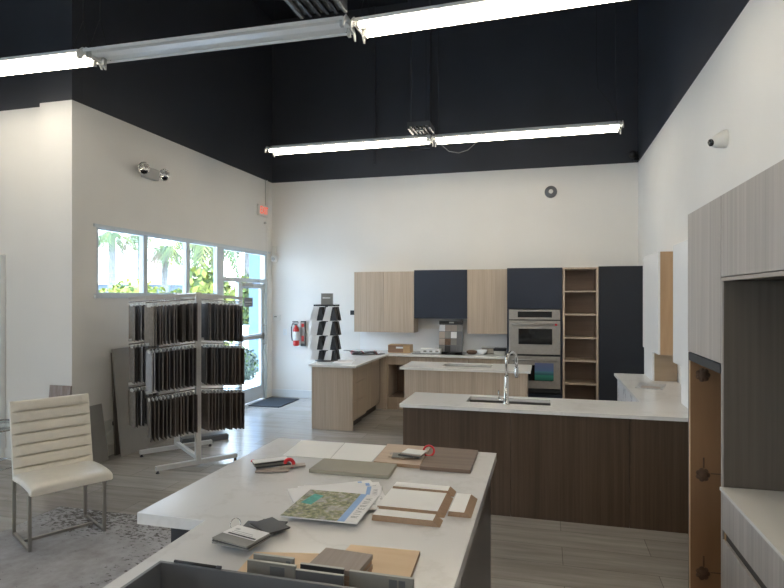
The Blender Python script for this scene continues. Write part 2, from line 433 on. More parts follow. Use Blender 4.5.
# ------------------------------------------------------------------ outdoors
def ground():
    o = MB().box(-140, 60, -90, 140, -.32, -.15).build('asphalt_ground', 'asphalt'); return tag(o, kind='structure')
ground()
struct(MB().box(-9.5, XL-.15, 5, 16, -.149, -.03), 'trim_4', 'stucco_white')
def palm(x, y, h, r, label, nf=22, trunk_r=.2, yel=.3, droop=1.0, seed=1):
    rnd = random.Random(seed)
    t = thing('palm_tree', label, 'tree', (x, y, -.15))
    pts = [(x + .03*math.sin(k*1.3), y, -.15 + (h+.15)*k/8) for k in range(9)]
    MB().tube(pts, [trunk_r*(1.25-.35*k/8) for k in range(9)], 10).build('trunk', 'trunk', t)
    m = MB()
    for k in range(nf):
        az = 2*math.pi*k/nf + rnd.uniform(-.2, .2); el = rnd.uniform(-.3, 1.2); L = r*rnd.uniform(.85, 1.15)
        mi = 0 if rnd.random() > yel else 1
        if el < -.05: mi = 2 if rnd.random() < .5 else mi
        P = []; n = 9
        for i in range(n+1):
            s = i/n
            rad = L*(s*math.cos(el)*.95 + .0)
            z = h + L*(math.sin(el)*s - droop*s*s*(.75 + .35*el))
            P.append(Vector((x + rad*math.cos(az), y + rad*math.sin(az), z)))
        side = Vector((-math.sin(az), math.cos(az), 0))
        for i in range(n):
            s = (i+.5)/n; c0 = P[i]; c1 = P[i+1]
            wd = L*.26*math.sin(math.pi*min(1, s*.85+.12)) + .04
            for sg in (-1, 1):
                for q in range(2):
                    a0 = c0.lerp(c1, q/2); a1 = c0.lerp(c1, q/2+.3)
                    tip = a1 + side*sg*wd + (c1-c0)*.6 + Vector((0, 0, -wd*.55))
                    m.add([a0, a1, tip], [(0, 1, 2)], mi)
            m.add([c0, c0+side*.03, c1+side*.02, c1], [(0, 1, 2, 3)], mi)
    m.build('crown', ['frond_green', 'frond_yellow', 'frond_dry'], t)
def bush(x, y, z0, rx, ry, rz, mats, name, label, n=500, leaf=.12, seed=3):
    rnd = random.Random(seed); m = MB()
    for k in range(n):
        u = rnd.uniform(-1, 1); t = rnd.uniform(0, 2*math.pi); q = math.sqrt(1-u*u); rr = rnd.uniform(.75, 1.05)
        c = Vector((x+rx*q*math.cos(t)*rr, y+ry*q*math.sin(t)*rr, z0+rz*(1+u*rr)*.5 + .02))
        a = Vector((rnd.uniform(-1,1), rnd.uniform(-1,1), rnd.uniform(-1,1))).normalized()*leaf
        b = a.cross(Vector((rnd.uniform(-1,1), rnd.uniform(-1,1), rnd.uniform(-1,1)))).normalized()*leaf*.6
        m.add([c-a, c+b, c+a, c-b], [(0,1,2,3)], 0 if rnd.random() > .4 else 1)
    # leafy core
    vs = []; n1 = 8; n2 = 6
    prof = [(max(.01, math.sin(math.pi*i/n2)), rz*.5*(1-math.cos(math.pi*i/n2))) for i in range(n2+1)]
    core = [((rx*.8*r*math.cos(2*math.pi*q/n1)) + x, (ry*.8*r*math.sin(2*math.pi*q/n1)) + y, z0+z*.92+.02) for r, z in prof for q in range(n1)]
    m.add(core, [(i*n1+q, i*n1+(q+1) % n1, (i+1)*n1+(q+1) % n1, (i+1)*n1+q) for i in range(n2) for q in range(n1)], 0)
    return tag(m.build(name, mats), label, 'bush')
def along(u, dist):                     # a bearing from the room measured in degrees west of its long axis
    a = R(u); return (-dist*math.sin(a), dist*math.cos(a))
x, y = along(41.0, 42); palm(x, y, 5.9, 2.1, 'tall palm with pale straight trunk seen through the leftmost window', seed=2, trunk_r=.22, yel=.45, droop=1.15)
x, y = along(38.8, 50); palm(x, y, 7.2, 1.9, 'thinner palm with dry hanging fronds, behind the leftmost window', seed=9, trunk_r=.12, yel=.1, droop=1.6)
x, y = along(36.6, 40); palm(x, y, 5.0, 1.7, 'bushy green palm centred in the second window from the left', seed=4, trunk_r=.2, yel=.35, droop=1.3, nf=30)
x, y = along(34.6, 32); palm(x, y, 5.2, 1.8, 'palm at the right edge of the second window', seed=5, trunk_r=.13, yel=.2, droop=1.5)
x, y = along(32.3, 24); palm(x, y, 4.4, 1.6, 'near palm with long drooping fronds filling the third window', seed=6, trunk_r=.12, yel=.3, droop=1.7, nf=30)
x, y = along(29.2, 31); palm(x, y, 5.6, 1.7, 'palm with drooping fronds behind the transom over the door', seed=8, trunk_r=.13, yel=.4, droop=1.6, nf=28)
hs = [(39.2, 33, 1.9, 2.85, 'rounded yellow-green shrub at the foot of the leftmost window', 'y'),
      (43.0, 27, 1.0, 2.3, 'low yellow shrub at the bottom left corner of the leftmost window', 'y'),
      (35.0, 37, 1.5, 2.4, 'green shrub low in the second window', 'g'),
      (32.8, 19.5, .9, 3.0, 'bright yellow-green shrub in the third window', 'y'),
      (28.9, 22.0, .7, 2.8, 'green shrub seen through the sidelight of the door', 'g'),
      (26.9, 19.5, .6, 1.7, 'yellow-green shrub seen through the upper door glass', 'y')]
for i, (u, d, r_, h_, lab, k) in enumerate(hs):
    x, y = along(u, d)
    bush(x, y, -.15, r_, r_, h_, ['hedge_yellow', 'hedge_green'] if k == 'y' else ['hedge_green', 'hedge_yellow'], 'shrub', lab, 700, .16, i)
bush(-6.72, 11.75, -.1, .42, .42, .78, ['bush_grey', 'hedge_green'], 'shrub', 'grey-green shrub just outside, low in the door glass', 700, .05, 40)
x, y = along(37.5, 75)
b = thing('warehouse', 'long pale blue building on the horizon behind the palms', 'building', (x, y, -.15))
Mx = MR((x, y, 0), R(37.5))
MB().box(-13, 8, -2, 3, -.15, 3.3, 0, Mx).build('wall', 'roofing', b)
MB().box(-13.3, 8.3, -2.3, 3.3, 3.3, 3.6, 0, Mx).build('roof', 'stucco_white', b)
MB().box(-12, -9, -2.05, -2, .0, 2.2, 0, Mx).box(-6, -3, -2.05, -2, .0, 2.2, 0, Mx).box(0, 3, -2.05, -2, 0, 2.2, 0, Mx).build('shutter', 'stucco_white', b)
pc = thing('porch_column', 'blue stucco porch column outside the entrance door', 'column', (-7.1, 13.0, -.15))
MB().box(-7.2, -6.9, 13.0, 13.6, -.15, 4.6).build('shaft', 'stucco_blue', pc)
MB().box(-7.25, -6.85, 12.95, 13.65, -.15, .1).build('base', 'stucco_dark', pc)
mark(MB().box(-7.9, -7.7, 14.9, 16.6, -.15, 1.25), 'garden_wall', 'stucco_dark', 'low dark blue wall outside beyond the door', 'wall')
pp = thing('bollard', 'square white post standing outside behind the lower door glass', 'post', (-8.2, 14.35, -.15))
MB().box(-8.36, -8.04, 14.2, 14.5, -.15, 1.0).build('post', 'stucco_white', pp, .01)
MB().box(-8.4, -8.0, 14.16, 14.54, 1.0, 1.06).build('cap', 'stucco_white', pp, .01)

# ------------------------------------------------------------------ strip lights
def strip_light(x0, y, lit, label, z=4.0, group=None, rz=0):
    t = thing('strip_light', label, 'ceiling light', (x0+1.22, y, z), group)
    x1 = x0+2.44; e = .02
    K0 = .80
    h = MB()                                        # folded white reflector, open underneath
    prof = [(-.17, .0), (-.175, .045), (-.08, .075), (-.05, .045), (.05, .045), (.08, .075), (.175, .045), (.17, .0),
            (.165, .0), (.168, .04), (.083, .066), (.055, .036), (-.055, .036), (-.083, .066), (-.168, .04), (-.165, .0)]
    n = len(prof); vs = [(x0+e, y+a*K0, z+b*.55) for a, b in prof] + [(x1-e, y+a*K0, z+b*.55) for a, b in prof]
    h.add(vs, [(i, (i+1) % n, n+(i+1) % n, n+i) for i in range(n)], 0)
    h.add(vs, [(0,1,14,15), (1,2,13,14), (2,3,12,13), (3,4,11,12), (4,5,10,11), (5,6,9,10), (6,7,8,9)], 0)
    h.build('reflector', 'enamel_white', t)
    h = MB().box(x0+e+.01, x1-e-.01, y-.045, y+.045, z+.030, z+.07); h.build('ballast_housing', 'enamel_white', t)
    for xx in (x0, x1-.02):
        MB().prism([(-.155, -.05), (-.155, .0), (-.09, .06), (.09, .06), (.155, 0), (.155, -.05), (.14, -.05), (.10, .0), (-.10, .0), (-.14, -.05)], 0, .012, 0,
                   Matrix.Translation((xx+.004, y, z)) @ Matrix(((0,0,1,0),(1,0,0,0),(0,1,0,0),(0,0,0,1)))).build('end_cap', 'enamel_white', t)
    for s in (-1, 1):
        for xx in (x0+.03, x1-.055):
            MB().box(xx, xx+.025, y+s*.092-.018, y+s*.092+.018, z-.035, z+.03).build('lamp_holder', 'grey_plastic', t)
        if lit:
            MB().tube([(x0+.055, y+s*.092, z-.012), (x1-.055, y+s*.092, z-.012)], .019, 10).build('lamp_tube', 'tube_glow', t)
    for xx in (x0+.08, x1-.08):
        MB().tube([(xx, y-.13, z+.02), (xx, y, z+.34), (xx, y+.13, z+.02)], .0035, 5).tube([(xx, y, z+.34), (xx, y, ZC)], .0035, 5).build('hanging_wire', 'dark_metal', t)
    if rz:
        t.rotation_euler = (0, 0, rz)
    return t
strip_light(-3.95-2.44, 4.25, True, 'lit strip light at the left end of the nearer row', rz=R(1.6))
strip_light(-3.94, 4.31, False, 'unlit strip light without tubes, middle of the nearer row', rz=R(.8))
strip_light(-1.47, 4.33, True, 'lit strip light at the right end of the nearer row', rz=R(-2.6))
fa = strip_light(-3.95, 7.73, True, 'lit strip light on the left half of the farther row')
fb = strip_light(-1.50, 7.77, True, 'lit strip light on the right half of the farther row')
MB().tube([(-1.38, 7.72, 4.05), (-1.36, 7.64, 3.9), (-1.25, 7.62, 3.8), (-1.12, 7.62, 3.77), (-1.0, 7.62, 3.8), (-.88, 7.62, 3.9), (-.84, 7.7, 4.04)], .004, 6).build('loose_wire', 'grey_plastic', fb)
MB().tube([(.88, 7.72, 4.08), (.78, 7.72, 4.3), (.64, 7.72, 4.5), (.62, 7.72, 4.8), (.62, 7.72, ZC)], .004, 6).build('supply_cable', 'dark_metal', fb)
for yy, xs in ((1.2, (-1.2,)), (-1.6, (-6.1, -3.65, -1.2))):      # unseen strip lights added behind the camera to brighten the room
    for xx in xs:
        strip_light(xx, yy, True, 'unseen strip light added behind the camera to brighten the room', group='unseen strip lights added to brighten the room')
def joint_duct(x0, x1, y0, y1, z0, z1, label):
    t = thing('junction_bracket', label, 'bracket', ((x0+x1)/2, (y0+y1)/2, z0))
    MB().box(x0, x1, y0, y1, z0+.03, z1).box(x0, x0+.03, y0, y1, z0, z0+.03).box(x1-.03, x1, y0, y1, z0, z0+.03).build('housing', 'tray_grey', t, .004)
    n = 4
    for i in range(n):
        xx = x0+.05+(x1-x0-.1)*(i+.5)/n
        MB().box(xx-.012, xx+.012, y0, y1, z0+.005, z0+.029).build('rib', 'dark_metal', t)
    MB().box((x0+x1)/2-.05, (x0+x1)/2+.05, y0+.28*(y1-y0), y0+.36*(y1-y0), z0-.004, z0+.006).build('tag_plate', 'grey_plastic', t)
    for xx in (x0+.02, x1-.02):
        MB().tube([(xx, (y0+y1)/2, z1), (xx, (y0+y1)/2, ZC)], .006, 5).build('rod', 'dark_metal', t)
joint_duct(-1.86, -1.47, 3.70, 4.17, 4.03, 4.15, 'dark ribbed bracket above the nearer row of strip lights')
joint_duct(-1.74, -1.44, 7.25, 7.59, 4.03, 4.12, 'dark ribbed bracket above the joint of the farther strip lights')

# ------------------------------------------------------------------ fittings on the walls
t = thing('emergency_light', 'twin-head emergency light high on the left wall', 'emergency light', (XL, 6.30, 3.38))
MB().box(XL, XL+.07, 6.16, 6.44, 3.36, 3.5).build('body', 'grey_plastic', t, .01)
for yy in (6.10, 6.50):
    M = MR((XL+.1, yy, 3.45), R(-20), 0, R(100))
    hd = MB().lathe([(.035, -.08), (.07, -.03), (.08, .0), (.066, .004), (.055, -.015), (0, -.02)], n=18, M=M).build('lamp_head', 'chrome', t)
    MB().tube([(XL+.03, yy+(.1 if yy < 6.3 else -.1), 3.45), (XL+.06, yy, 3.45)], .014, 8).build('arm', 'grey_plastic', hd)
t = thing('exit_sign', 'red lettered EXIT sign high on the left wall by the corner', 'sign', (XL, 9.34, 3.3))
MB().box(XL, XL+.05, 9.17, 9.51, 3.30, 3.50).build('housing', 'white_plastic', t, .006)
text('EXIT', .19, 'exit_glow', t, Matrix.Translation((XL+.052, 9.35, 3.395)) @ Matrix(((0,0,1,0),(1,0,0,0),(0,1,0,0),(0,0,0,1))), sx=.75)
MB().tube([(XL+.02, 9.46, 3.5), (XL+.02, 9.46, ZW)], .008, 6).build('conduit', 'grey_plastic', t)
t = thing('motion_sensor', 'small sensor knob under the exit sign', 'sensor', (XL, 9.44, 3.2))
MB().box(XL, XL+.04, 9.42, 9.46, 3.17, 3.21).build('body', 'grey_plastic', t, .006)
t = thing('alarm_sensor', 'white alarm sensor in the corner above the entrance', 'sensor', (-4.87, YB, 2.68))
MB().box(-4.92, -4.83, YB-.05, YB, 2.68, 2.80).build('body', 'white_plastic', t, .01)
t = thing('wall_camera', 'small white camera below the sensor in the entrance corner', 'camera', (-4.85, YB, 2.5))
MB().box(-4.9, -4.8, YB-.12, YB, 2.5, 2.62, 0, None).build('body', 'enamel_white', t, .02)
MB().tube([(-4.84, YB-.12, 2.55), (-4.84, YB-.14, 2.55)], .03, 12).build('lens', 'grey_plastic', t)
t = thing('alarm_keypad', 'white alarm keypad on the back wall beside the door', 'keypad', (-4.8, YB, 1.41))
MB().box(-4.9, -4.75, YB-.03, YB, 1.41, 1.52).build('body', 'white_plastic', t, .006)
MB().box(-4.87, -4.82, YB-.032, YB-.03, 1.475, 1.495).build('screen', 'chip_grey', t)
t = thing('light_switch', 'white light switch plate left of the fire extinguisher', 'switch', (-4.66, YB, 1.14))
MB().box(-4.7, -4.63, YB-.008, YB, 1.14, 1.26).build('plate', 'trim_white', t, .002)
MB().box(-4.675, -4.655, YB-.016, YB-.008, 1.18, 1.22).build('toggle', 'white_plastic', t)
t = thing('fire_extinguisher', 'red fire extinguisher hanging on the back wall', 'fire extinguisher', (-4.42, YB-.09, .96))
MB().lathe([(.0, 0), (.045, .0), (.055, .02), (.055, .29), (.045, .325), (.025, .345), (.025, .37), (0, .37)], (-4.40, YB-.1, .96), 20).build('cylinder', 'red_paint', t)
MB().lathe([(.0555, .10), (.0555, .26)], (-4.40, YB-.1, .96), 20).build('label_sheet', 'paper_white', t)
MB().box(-4.42, -4.38, YB-.12, YB-.08, 1.33, 1.36).box(-4.47, -4.35, YB-.112, YB-.088, 1.37, 1.385).box(-4.47, -4.36, YB-.11, YB-.09, 1.395, 1.41).build('valve_handle', 'black_plastic', t, .003)
MB().tube([(-4.42, YB-.1, 1.35), (-4.47, YB-.1, 1.36), (-4.49, YB-.1, 1.30), (-4.49, YB-.1, 1.15), (-4.475, YB-.1, 1.05)], .010, 8).build('hose', 'black_plastic', t)
MB().box(-4.44, -4.40, YB-.02, YB, 1.2, 1.3).build('wall_bracket', 'dark_metal', t)
t = thing('extinguisher_sign', 'narrow dark red sign strip beside the fire extinguisher', 'sign', (-4.27, YB, .95))
MB().box(-4.335, -4.245, YB-.05, YB, .95, 1.41).build('panel', 'chip_dark', t, .004)
MB().box(-4.325, -4.255, YB-.052, YB-.05, 1.0, 1.39).build('face', 'chip_taupe', t)
MB().box(-4.315, -4.265, YB-.053, YB-.052, 1.30, 1.36).box(-4.315, -4.265, YB-.053, YB-.052, 1.04, 1.14).build('red_mark', 'red_paint', t)
t = thing('junction_box', 'tiny dark box on the wall beside the oak wall cabinet', 'box', (-3.35, YB, 1.54))
MB().box(-3.38, -3.3, YB-.04, YB, 1.53, 1.61).build('body', 'dark_metal', t, .005)
t = thing('dome_camera', 'round grey security camera on the back wall above the shelves', 'camera', (.08, YB, 3.57))
Mc = MR((.08, YB, 3.57), 0, R(90))
MB().lathe([(.1, 0), (.1, .02), (.085, .05), (.05, .06), (0, .06)], n=22, M=Mc).build('housing', 'tray_grey', t)
MB().lathe([(.035, .058), (.035, .07), (0, .075)], n=16, M=Mc).build('lens', 'white_plastic', t)
t = thing('cone_camera', 'white cone shaped security camera high on the right wall', 'camera', (XR, 5.19, 3.11))
Mc = MR((XR, 5.19, 3.11), R(0), 0, R(-90))
MB().lathe([(.075, 0), (.07, .03), (.05, .1), (.035, .14), (0, .14)], n=20, M=MR((XR, 5.19, 3.13), R(25), 0, R(-105))).build('housing', 'enamel_white', t)
MB().lathe([(.03, .138), (.028, .15), (0, .152)], n=16, M=MR((XR, 5.19, 3.13), R(25), 0, R(-105))).build('lens', 'black_glass', t)
t = thing('corner_camera', 'small black camera where the back and right walls meet', 'camera', (1.33, 9.7, 4.06))
MB().lathe([(.06, 0), (.06, .05), (.03, .08), (0, .085)], n=16, M=MR((1.33, YB, 4.1), 0, R(90))).build('housing', 'dark_metal', t)
MB().box(1.34, XR, YB-.06, YB-.02, 4.0, 4.03).build('bracket', 'dark_metal', t)
t = thing('wall_outlet', 'white double outlet low on the left wall behind the chair', 'outlet', (XL, 5.62, .3))
MB().box(XL, XL+.008, 5.54, 5.72, .29, .42).build('plate', 'white_plastic', t, .002)
MB().box(XL+.008, XL+.05, 5.66, 5.72, .34, .39).build('plug', 'black_plastic', t, .006)
MB().tube([(XL+.04, 5.66, .36), (XL+.06, 5.6, .30), (XL+.03, 5.55, .25), (XL+.02, 5.52, .05)], .005, 6).build('cord', 'white_plastic', t)

# ------------------------------------------------------------------ floor things
mark(MB().box(-4.88, -4.30, 8.78, 9.58, 0, .014), 'doormat', 'mat_black', 'black entrance mat on the floor inside the glass door', 'doormat', .004)
rug = mark(MB().box(-4.12, -1.72, .9, 4.12, 0, .012), 'area_rug', 'rug_pile', 'distressed pale grey rug with dark leaf marks under the chair', 'rug', .004)

# ------------------------------------------------------------------ dining chair
def chair():
    t = thing('side_chair', 'white channel-stitched leather chair with satin steel sled legs', 'chair', (0, 0, 0))
    HW = .285; OY = .018
    # seat and back: a padded L profile swept across the width; shallow channels on the back
    def strip(path, thick, name, nmat, n_ch, flip=1):
        m = MB(); K = len(path)
        vs = []; W = 10
        for (px_, pz, nx, nz, bulge) in path:
            for j in range(W+1):
                yy = OY - HW + 2*HW*j/W
                edge = min(1, min(j, W-j)/1.0)
                vs.append((px_ + nx*(bulge*edge), yy, pz + nz*(bulge*edge)))
        base = len(vs)
        for (px_, pz, nx, nz, bulge) in path:
            for j in range(W+1):
                yy = OY - HW + 2*HW*j/W
                vs.append((px_ - nx*thick, yy, pz - nz*thick))
        fs = []
        for i in range(K-1):
            for j in range(W):
                a = i*(W+1)+j; fs.append((a, a+1, a+W+2, a+W+1))
                fs.append((base+a, base+a+W+1, base+a+W+2, base+a+1))
            a = i*(W+1); fs.append((a, a+W+1, base+a+W+1, base+a))
            a = i*(W+1)+W; fs.append((a, base+a, base+a+W+1, a+W+1))
        for i in (0, K-1):
            for j in range(W):
                a = i*(W+1)+j; fs.append((a, base+a, base+a+1, a+1))
        m.add(vs, fs, 0, True)
        return m
    # backrest: seven channels
    bot = Vector((-.17, .43)); top = Vector((-.285, 1.02)); d = (top-bot).normalized(); nrm = Vector((d.y, -d.x))
    path = []; NC = 7
    QS = (0, .04, .10, .3, .5, .7, .88, .95, 1)
    for c in range(NC):
        for q in QS:
            s = (c + q)/NC
            if q == 1 and c < NC-1: continue
            p = bot.lerp(top, s); b = .012 - .034*(abs(q-.5)*2)**9
            path.append((p.x, p.y, nrm.x, nrm.y, b))
    o = strip(path, .04, 'backrest', 'leather', NC).build('backrest', 'leather', t)
    for p in o.data.polygons: p.use_smooth = False
    path = []
    for i in range(13):
        s = i/12
        x = -.19 + .46*s; z = .465 + .012*math.sin(math.pi*s) - (.014*((s-.85)/.15)**2 if s > .85 else 0)
        path.append((x, z, 0, 1, .012))
    o = strip(path, .05, 'seat', 'leather', 1).build('seat', 'leather', t)
    m = o.modifiers.new('round', 'BEVEL'); m.width = .014; m.segments = 3; m.limit_method = 'ANGLE'; m.angle_limit = R(50)
    a = .011
    for sy in (-1, 1):
        yy = sy*.255
        for xx, zt in ((-.215, .43), (.215, .425)):
            MB().box(xx-a, xx+a, yy-a, yy+a, .016, zt).build('leg', 'satin_leg', t, .002)
        MB().box(-.215-a, .215+a, yy-a, yy+a, .0, .02).build('sled_foot', 'satin_leg', t, .002)
    MB().box(-a, a, -.245, .245, .0, .02).build('stretcher', 'satin_leg', t, .002)
    MB().box(-.2, .21, -.24, .24, .40, .415).build('seat_frame', 'dark_metal', t)
    return t
ch = chair(); ch.location = (-3.66, 3.65, .0125); ch.rotation_euler = (0, 0, R(-29))

# ------------------------------------------------------------------ swatch display rack
ang = math.atan2(.67, .53)
U = Vector((math.cos(ang), math.sin(ang), 0))      # along the arms
PA = Vector((-3.665, 5.50, 0)); PB = Vector((-4.27, 5.98, 0))
t = thing('display_rack', 'white two-post display rack with sloping arms and three tiers of sample boards', 'display rack', (PA.x, PA.y, 0))
def bar(m, p, q, w, h):                             # horizontal rectangular bar
    p = Vector(p); q = Vector(q); d = (q-p); L = d.length; d.normalize()
    s = Vector((-d.y, d.x, 0)).normalized(); u = d.cross(s)*-1
    if u.z < 0: u = -u
    vs = []
    for e in (p, q):
        for a, b in ((-1,-1),(1,-1),(1,1),(-1,1)): vs.append(e + s*(a*w/2) + u*(b*h/2))
    m.add(vs, [(0,3,2,1),(4,5,6,7),(0,1,5,4),(1,2,6,5),(2,3,7,6),(3,0,4,7)])
    return m
for P_ in (PA, PB):
    MB().box(-.028, .028, -.028, .028, .05, 1.90, 0, MR(P_, ang)).build('post', 'rack_white', t, .003)
    FB = .44 if P_ is PA else .42
    m = bar(MB(), P_ - U*FB + Vector((0,0,.055)), P_ + U*FB + Vector((0,0,.055)), .05, .045); fo = m.build('foot_bar', 'rack_white', t)
    for s in (-FB+.02, FB-.02):
        q = P_ + U*s; MB().lathe([(.018, 0), (.022, .006), (.012, .012), (.012, .034)], (q.x, q.y, 0), 12).build('leveller', 'dark_metal', fo)
bar(MB(), PA + Vector((0,0,.1)), PB + Vector((0,0,.1)), .04, .04).build('cross_bar', 'rack_white', t)
bar(MB(), PA + Vector((0,0,1.88)), PB + Vector((0,0,1.88)), .03, .03).build('cross_bar', 'rack_white', t)
tiers = [1.855, 1.375, .875]
arms = []
for P_, nm in ((PA, 'front'), (PB, 'rear')):
    for zt in tiers:
        for s in (-1, 1):
            L = .54 if s < 0 else .50
            a = P_ + Vector((0, 0, zt+.02)); b = P_ + U*(s*L) + Vector((0, 0, zt-.02))
            m = bar(MB(), a, b, .02, .03); ao = m.build('arm', 'rack_white', t)
            # ladder of hook rungs below the arm
            off = Vector((0, 0, -.045))
            bar(MB(), a + off, b + off, .008, .012).build('hook_rail', 'chrome', ao)
bd = {}
for i, sh in enumerate(SHADES + ['swatch_pale']):
    o = MB().box(-.002, .006, -.125, .125, -.425, -.02).build('sample_board', sh, None, local=True)
    c = MB().box(-.003, .007, -.05, .05, -.03, .0).tube([(0, 0, -.005), (0, 0, .02)], .004, 6).build('hook', 'white_plastic', o)
    bd[sh] = o
used = set()
tn = ['top', 'middle', 'bottom']
for P_, nm in ((PA, 'front'), (PB, 'rear')):
    for ti, zt in enumerate(tiers):
        for s in (-1, 1):
            if nm == 'rear' and s > 0: continue
            L = .54 if s < 0 else .50; n = 13 if s < 0 else 11
            for k in range(n):
                if nm == 'rear' and k < 5: continue
                d = .045 + (L-.06)*(k+.5)/n
                p = P_ + U*(s*d) + Vector((0, 0, zt - .045 - .04*d/L))
                sh = random.choice(SHADES) if nm == 'front' else ['swatch_pale', 'swatch_c', 'swatch_g', 'swatch_pale', 'swatch_f'][k % 5]
                if nm == 'front' and s < 0 and k > 10: sh = random.choice(['swatch_g', 'swatch_pale'])
                if nm == 'front' and s > 0: sh = random.choice(SHADES[:3] + SHADES[4:6])
                side = 'left' if s < 0 else 'right'
                if nm == 'front' and ti == 2: sh = random.choice(['swatch_b', 'swatch_e', 'swatch_d', 'swatch_a'] if s < 0 else ['swatch_e', 'swatch_a', 'swatch_c'])
                if nm == 'front': lab = 'dark sample board on the %s tier of the rack, %s of its front post' % (tn[ti], side); g = 'sample boards on the %s tier %s arm' % (tn[ti], side)
                else: lab = 'sample board on the rack rear arm, %s tier, far left' % tn[ti]; g = 'sample boards on the rear arm %s tier' % tn[ti]
                rz = ang + random.uniform(-.12, .12)
                if sh in used: o = dup(bd[sh], tuple(p), rz, lab, g)
                else: o = bd[sh]; o.location = p; o.rotation_euler = (0, 0, rz); used.add(sh); o['label'] = lab; o['group'] = g
                o['category'] = 'sample board'
for sh, o in bd.items():
    if sh not in used:
        for k in kids(o): bpy.data.objects.remove(k)
        bpy.data.objects.remove(o)
t = thing('base_tray', 'low dark tray on the floor behind the display rack', 'tray', (-4.25, 6.45, 0))
MB().box(-.3, .3, -.1, .1, .0, .07, 0, MR((-4.25, 6.5, 0), ang)).build('body', 'tray_grey', t, .01)
MB().box(-.28, .28, -.085, .085, .07, .075, 0, MR((-4.25, 6.5, 0), ang)).build('pad', 'chip_dark', t)
# boards leaning on the left wall
def lean(y0, y1, h, foot, th, mat, name, label, xwall=XL+.015):
    a = math.asin(foot/h)
    M = Matrix.Translation((xwall+foot+.001, 0, 0)) @ Matrix.Rotation(-a, 4, 'Y')
    return mark(MB().box(0, th, y0, y1, 0, h, 0, M), name, mat, label, 'panel', .002)
lean(5.60, 6.75, 1.25, .13, .018, 'board_grey', 'leaning_panel', 'large grey-brown panel leaning on the left wall behind the display rack', XL+.05)
lean(5.63, 6.70, 1.20, .05, .02, 'ash_dark', 'leaning_panel', 'second darker panel directly behind the large leaning panel', XL+.015)
lean(5.20, 5.47, .64, .10, .02, 'board_grey', 'leaning_panel', 'small grey board leaning on the left wall right beside the chair back', XL+.015)
M = Matrix.Translation((-5.05, YN-.11, 0)) @ Matrix.Rotation(R(-6), 4, 'X')
mark(MB().box(-.14, .14, -.02, 0, 0, .90, 0, M), 'leaning_panel', 'grain_print', 'wood grain board on the nook wall, its top showing above the chair back', 'panel', .002)
# glass side table, cut by the left edge of the photograph
t = thing('glass_side_table', 'round glass side table at the left edge, behind the chair', 'table', (-5.45, 4.55, 0))
MB().lathe([(0, 0), (.33, 0), (.335, .005), (.33, .012), (0, .012)], (-5.45, 4.55, .53), 36).build('glass_top', 'clear_glass', t)
MB().tube([(-5.45+.335*math.cos(k*math.pi/16), 4.55+.335*math.sin(k*math.pi/16), .536) for k in range(32)], .009, 8, closed=True).build('rim', 'chrome', t)
for k in range(3):
    an = 2*math.pi*k/3+.4
    MB().tube([(-5.45+.3*math.cos(an), 4.55+.3*math.sin(an), .53), (-5.45+.26*math.cos(an), 4.55+.26*math.sin(an), .0)], .01, 8).build('leg', 'chrome', t)
MB().tube([(-5.45+.27*math.cos(k*math.pi/16), 4.55+.27*math.sin(k*math.pi/16), .14) for k in range(32)], .007, 8, closed=True).build('ring_stretcher', 'chrome', t)

# ------------------------------------------------------------------ back kitchen run
ZTOP, TH = .914, .035
# L shaped worktop
L = [(-3.20, 7.42), (-2.50, 7.42), (-2.51, 9.08), (-.60, 9.08), (-.60, YB), (-3.28, YB)]
mark(MB().prism(L, ZTOP-TH, ZTOP), 'worktop', 'quartz_white', 'white L-shaped quartz worktop along the back wall and over the left oak peninsula', 'worktop', .003)
zb = ZTOP-TH
def front(m, x0, x1, yf, z0, z1, th=.02): m.box(x0, x1, yf-th, yf, z0, z1)
t = thing('drawer_cabinet', 'oak drawer unit at the near end of the left peninsula', 'cabinet', (-2.9, 7.9, 0))
MB().box(-3.18, -2.62, 7.55, 8.22, .1, zb).build('carcass', 'oak_light', t)
MB().box(-3.18, -2.57, 7.50, 7.53, .0, zb).build('end_panel', 'oak_light', t, .002)
for z0, z1 in ((.12, .37), (.38, .63), (.64, .865)): MB().box(-2.62, -2.60, 7.545, 8.21, z0, z1).build('drawer', 'oak_light', t, .002)
MB().box(-3.12, -2.67, 7.55, 8.2, 0, .1).build('toe_kick', 'dark_brown', t)
t = thing('base_cabinet', 'oak base cabinet with plain door in the left peninsula corner', 'cabinet', (-2.9, 8.6, 0))
MB().box(-3.18, -2.66, 8.225, 9.05, .1, zb).build('carcass', 'oak_light', t)
for a, b in ((8.23, 8.62), (8.63, 9.04)): MB().box(-2.66, -2.64, a, b, .12, .865).build('door', 'oak_light', t, .002)
MB().box(-3.12, -2.7, 8.225, 9.05, 0, .1).build('toe_kick', 'dark_brown', t)
t = thing('corner_cabinet', 'oak corner unit hidden where peninsula and back run meet', 'cabinet', (-2.85, 9.4, 0))
MB().box(-3.18, -2.535, 9.13, 9.75, .0, zb).box(-2.62, -2.535, 9.10, 9.13, .0, zb).build('carcass', 'oak_light', t)
t = thing('open_cabinet', 'open oak base unit with an empty dark interior under the back worktop', 'cabinet', (-2.1, 9.4, 0))
c = MB(); X0, X1 = -2.53, -1.78
c.box(X0, X0+.02, 9.12, 9.74, .1, zb); c.box(X1-.02, X1, 9.12, 9.74, .1, zb); c.box(X0+.02, X1-.02, 9.12, 9.74, .1, .2)
c.box(X0, X1, 9.14, 9.2, .0, .1)
c.build('carcass', 'oak_light', t)
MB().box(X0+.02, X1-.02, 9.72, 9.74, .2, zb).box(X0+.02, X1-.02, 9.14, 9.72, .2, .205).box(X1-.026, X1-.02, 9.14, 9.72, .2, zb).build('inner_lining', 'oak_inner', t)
MB().box(X0+.02, X1-.02, 9.12, 9.14, .74, .865).build('top_rail', 'oak_light', t, .001)
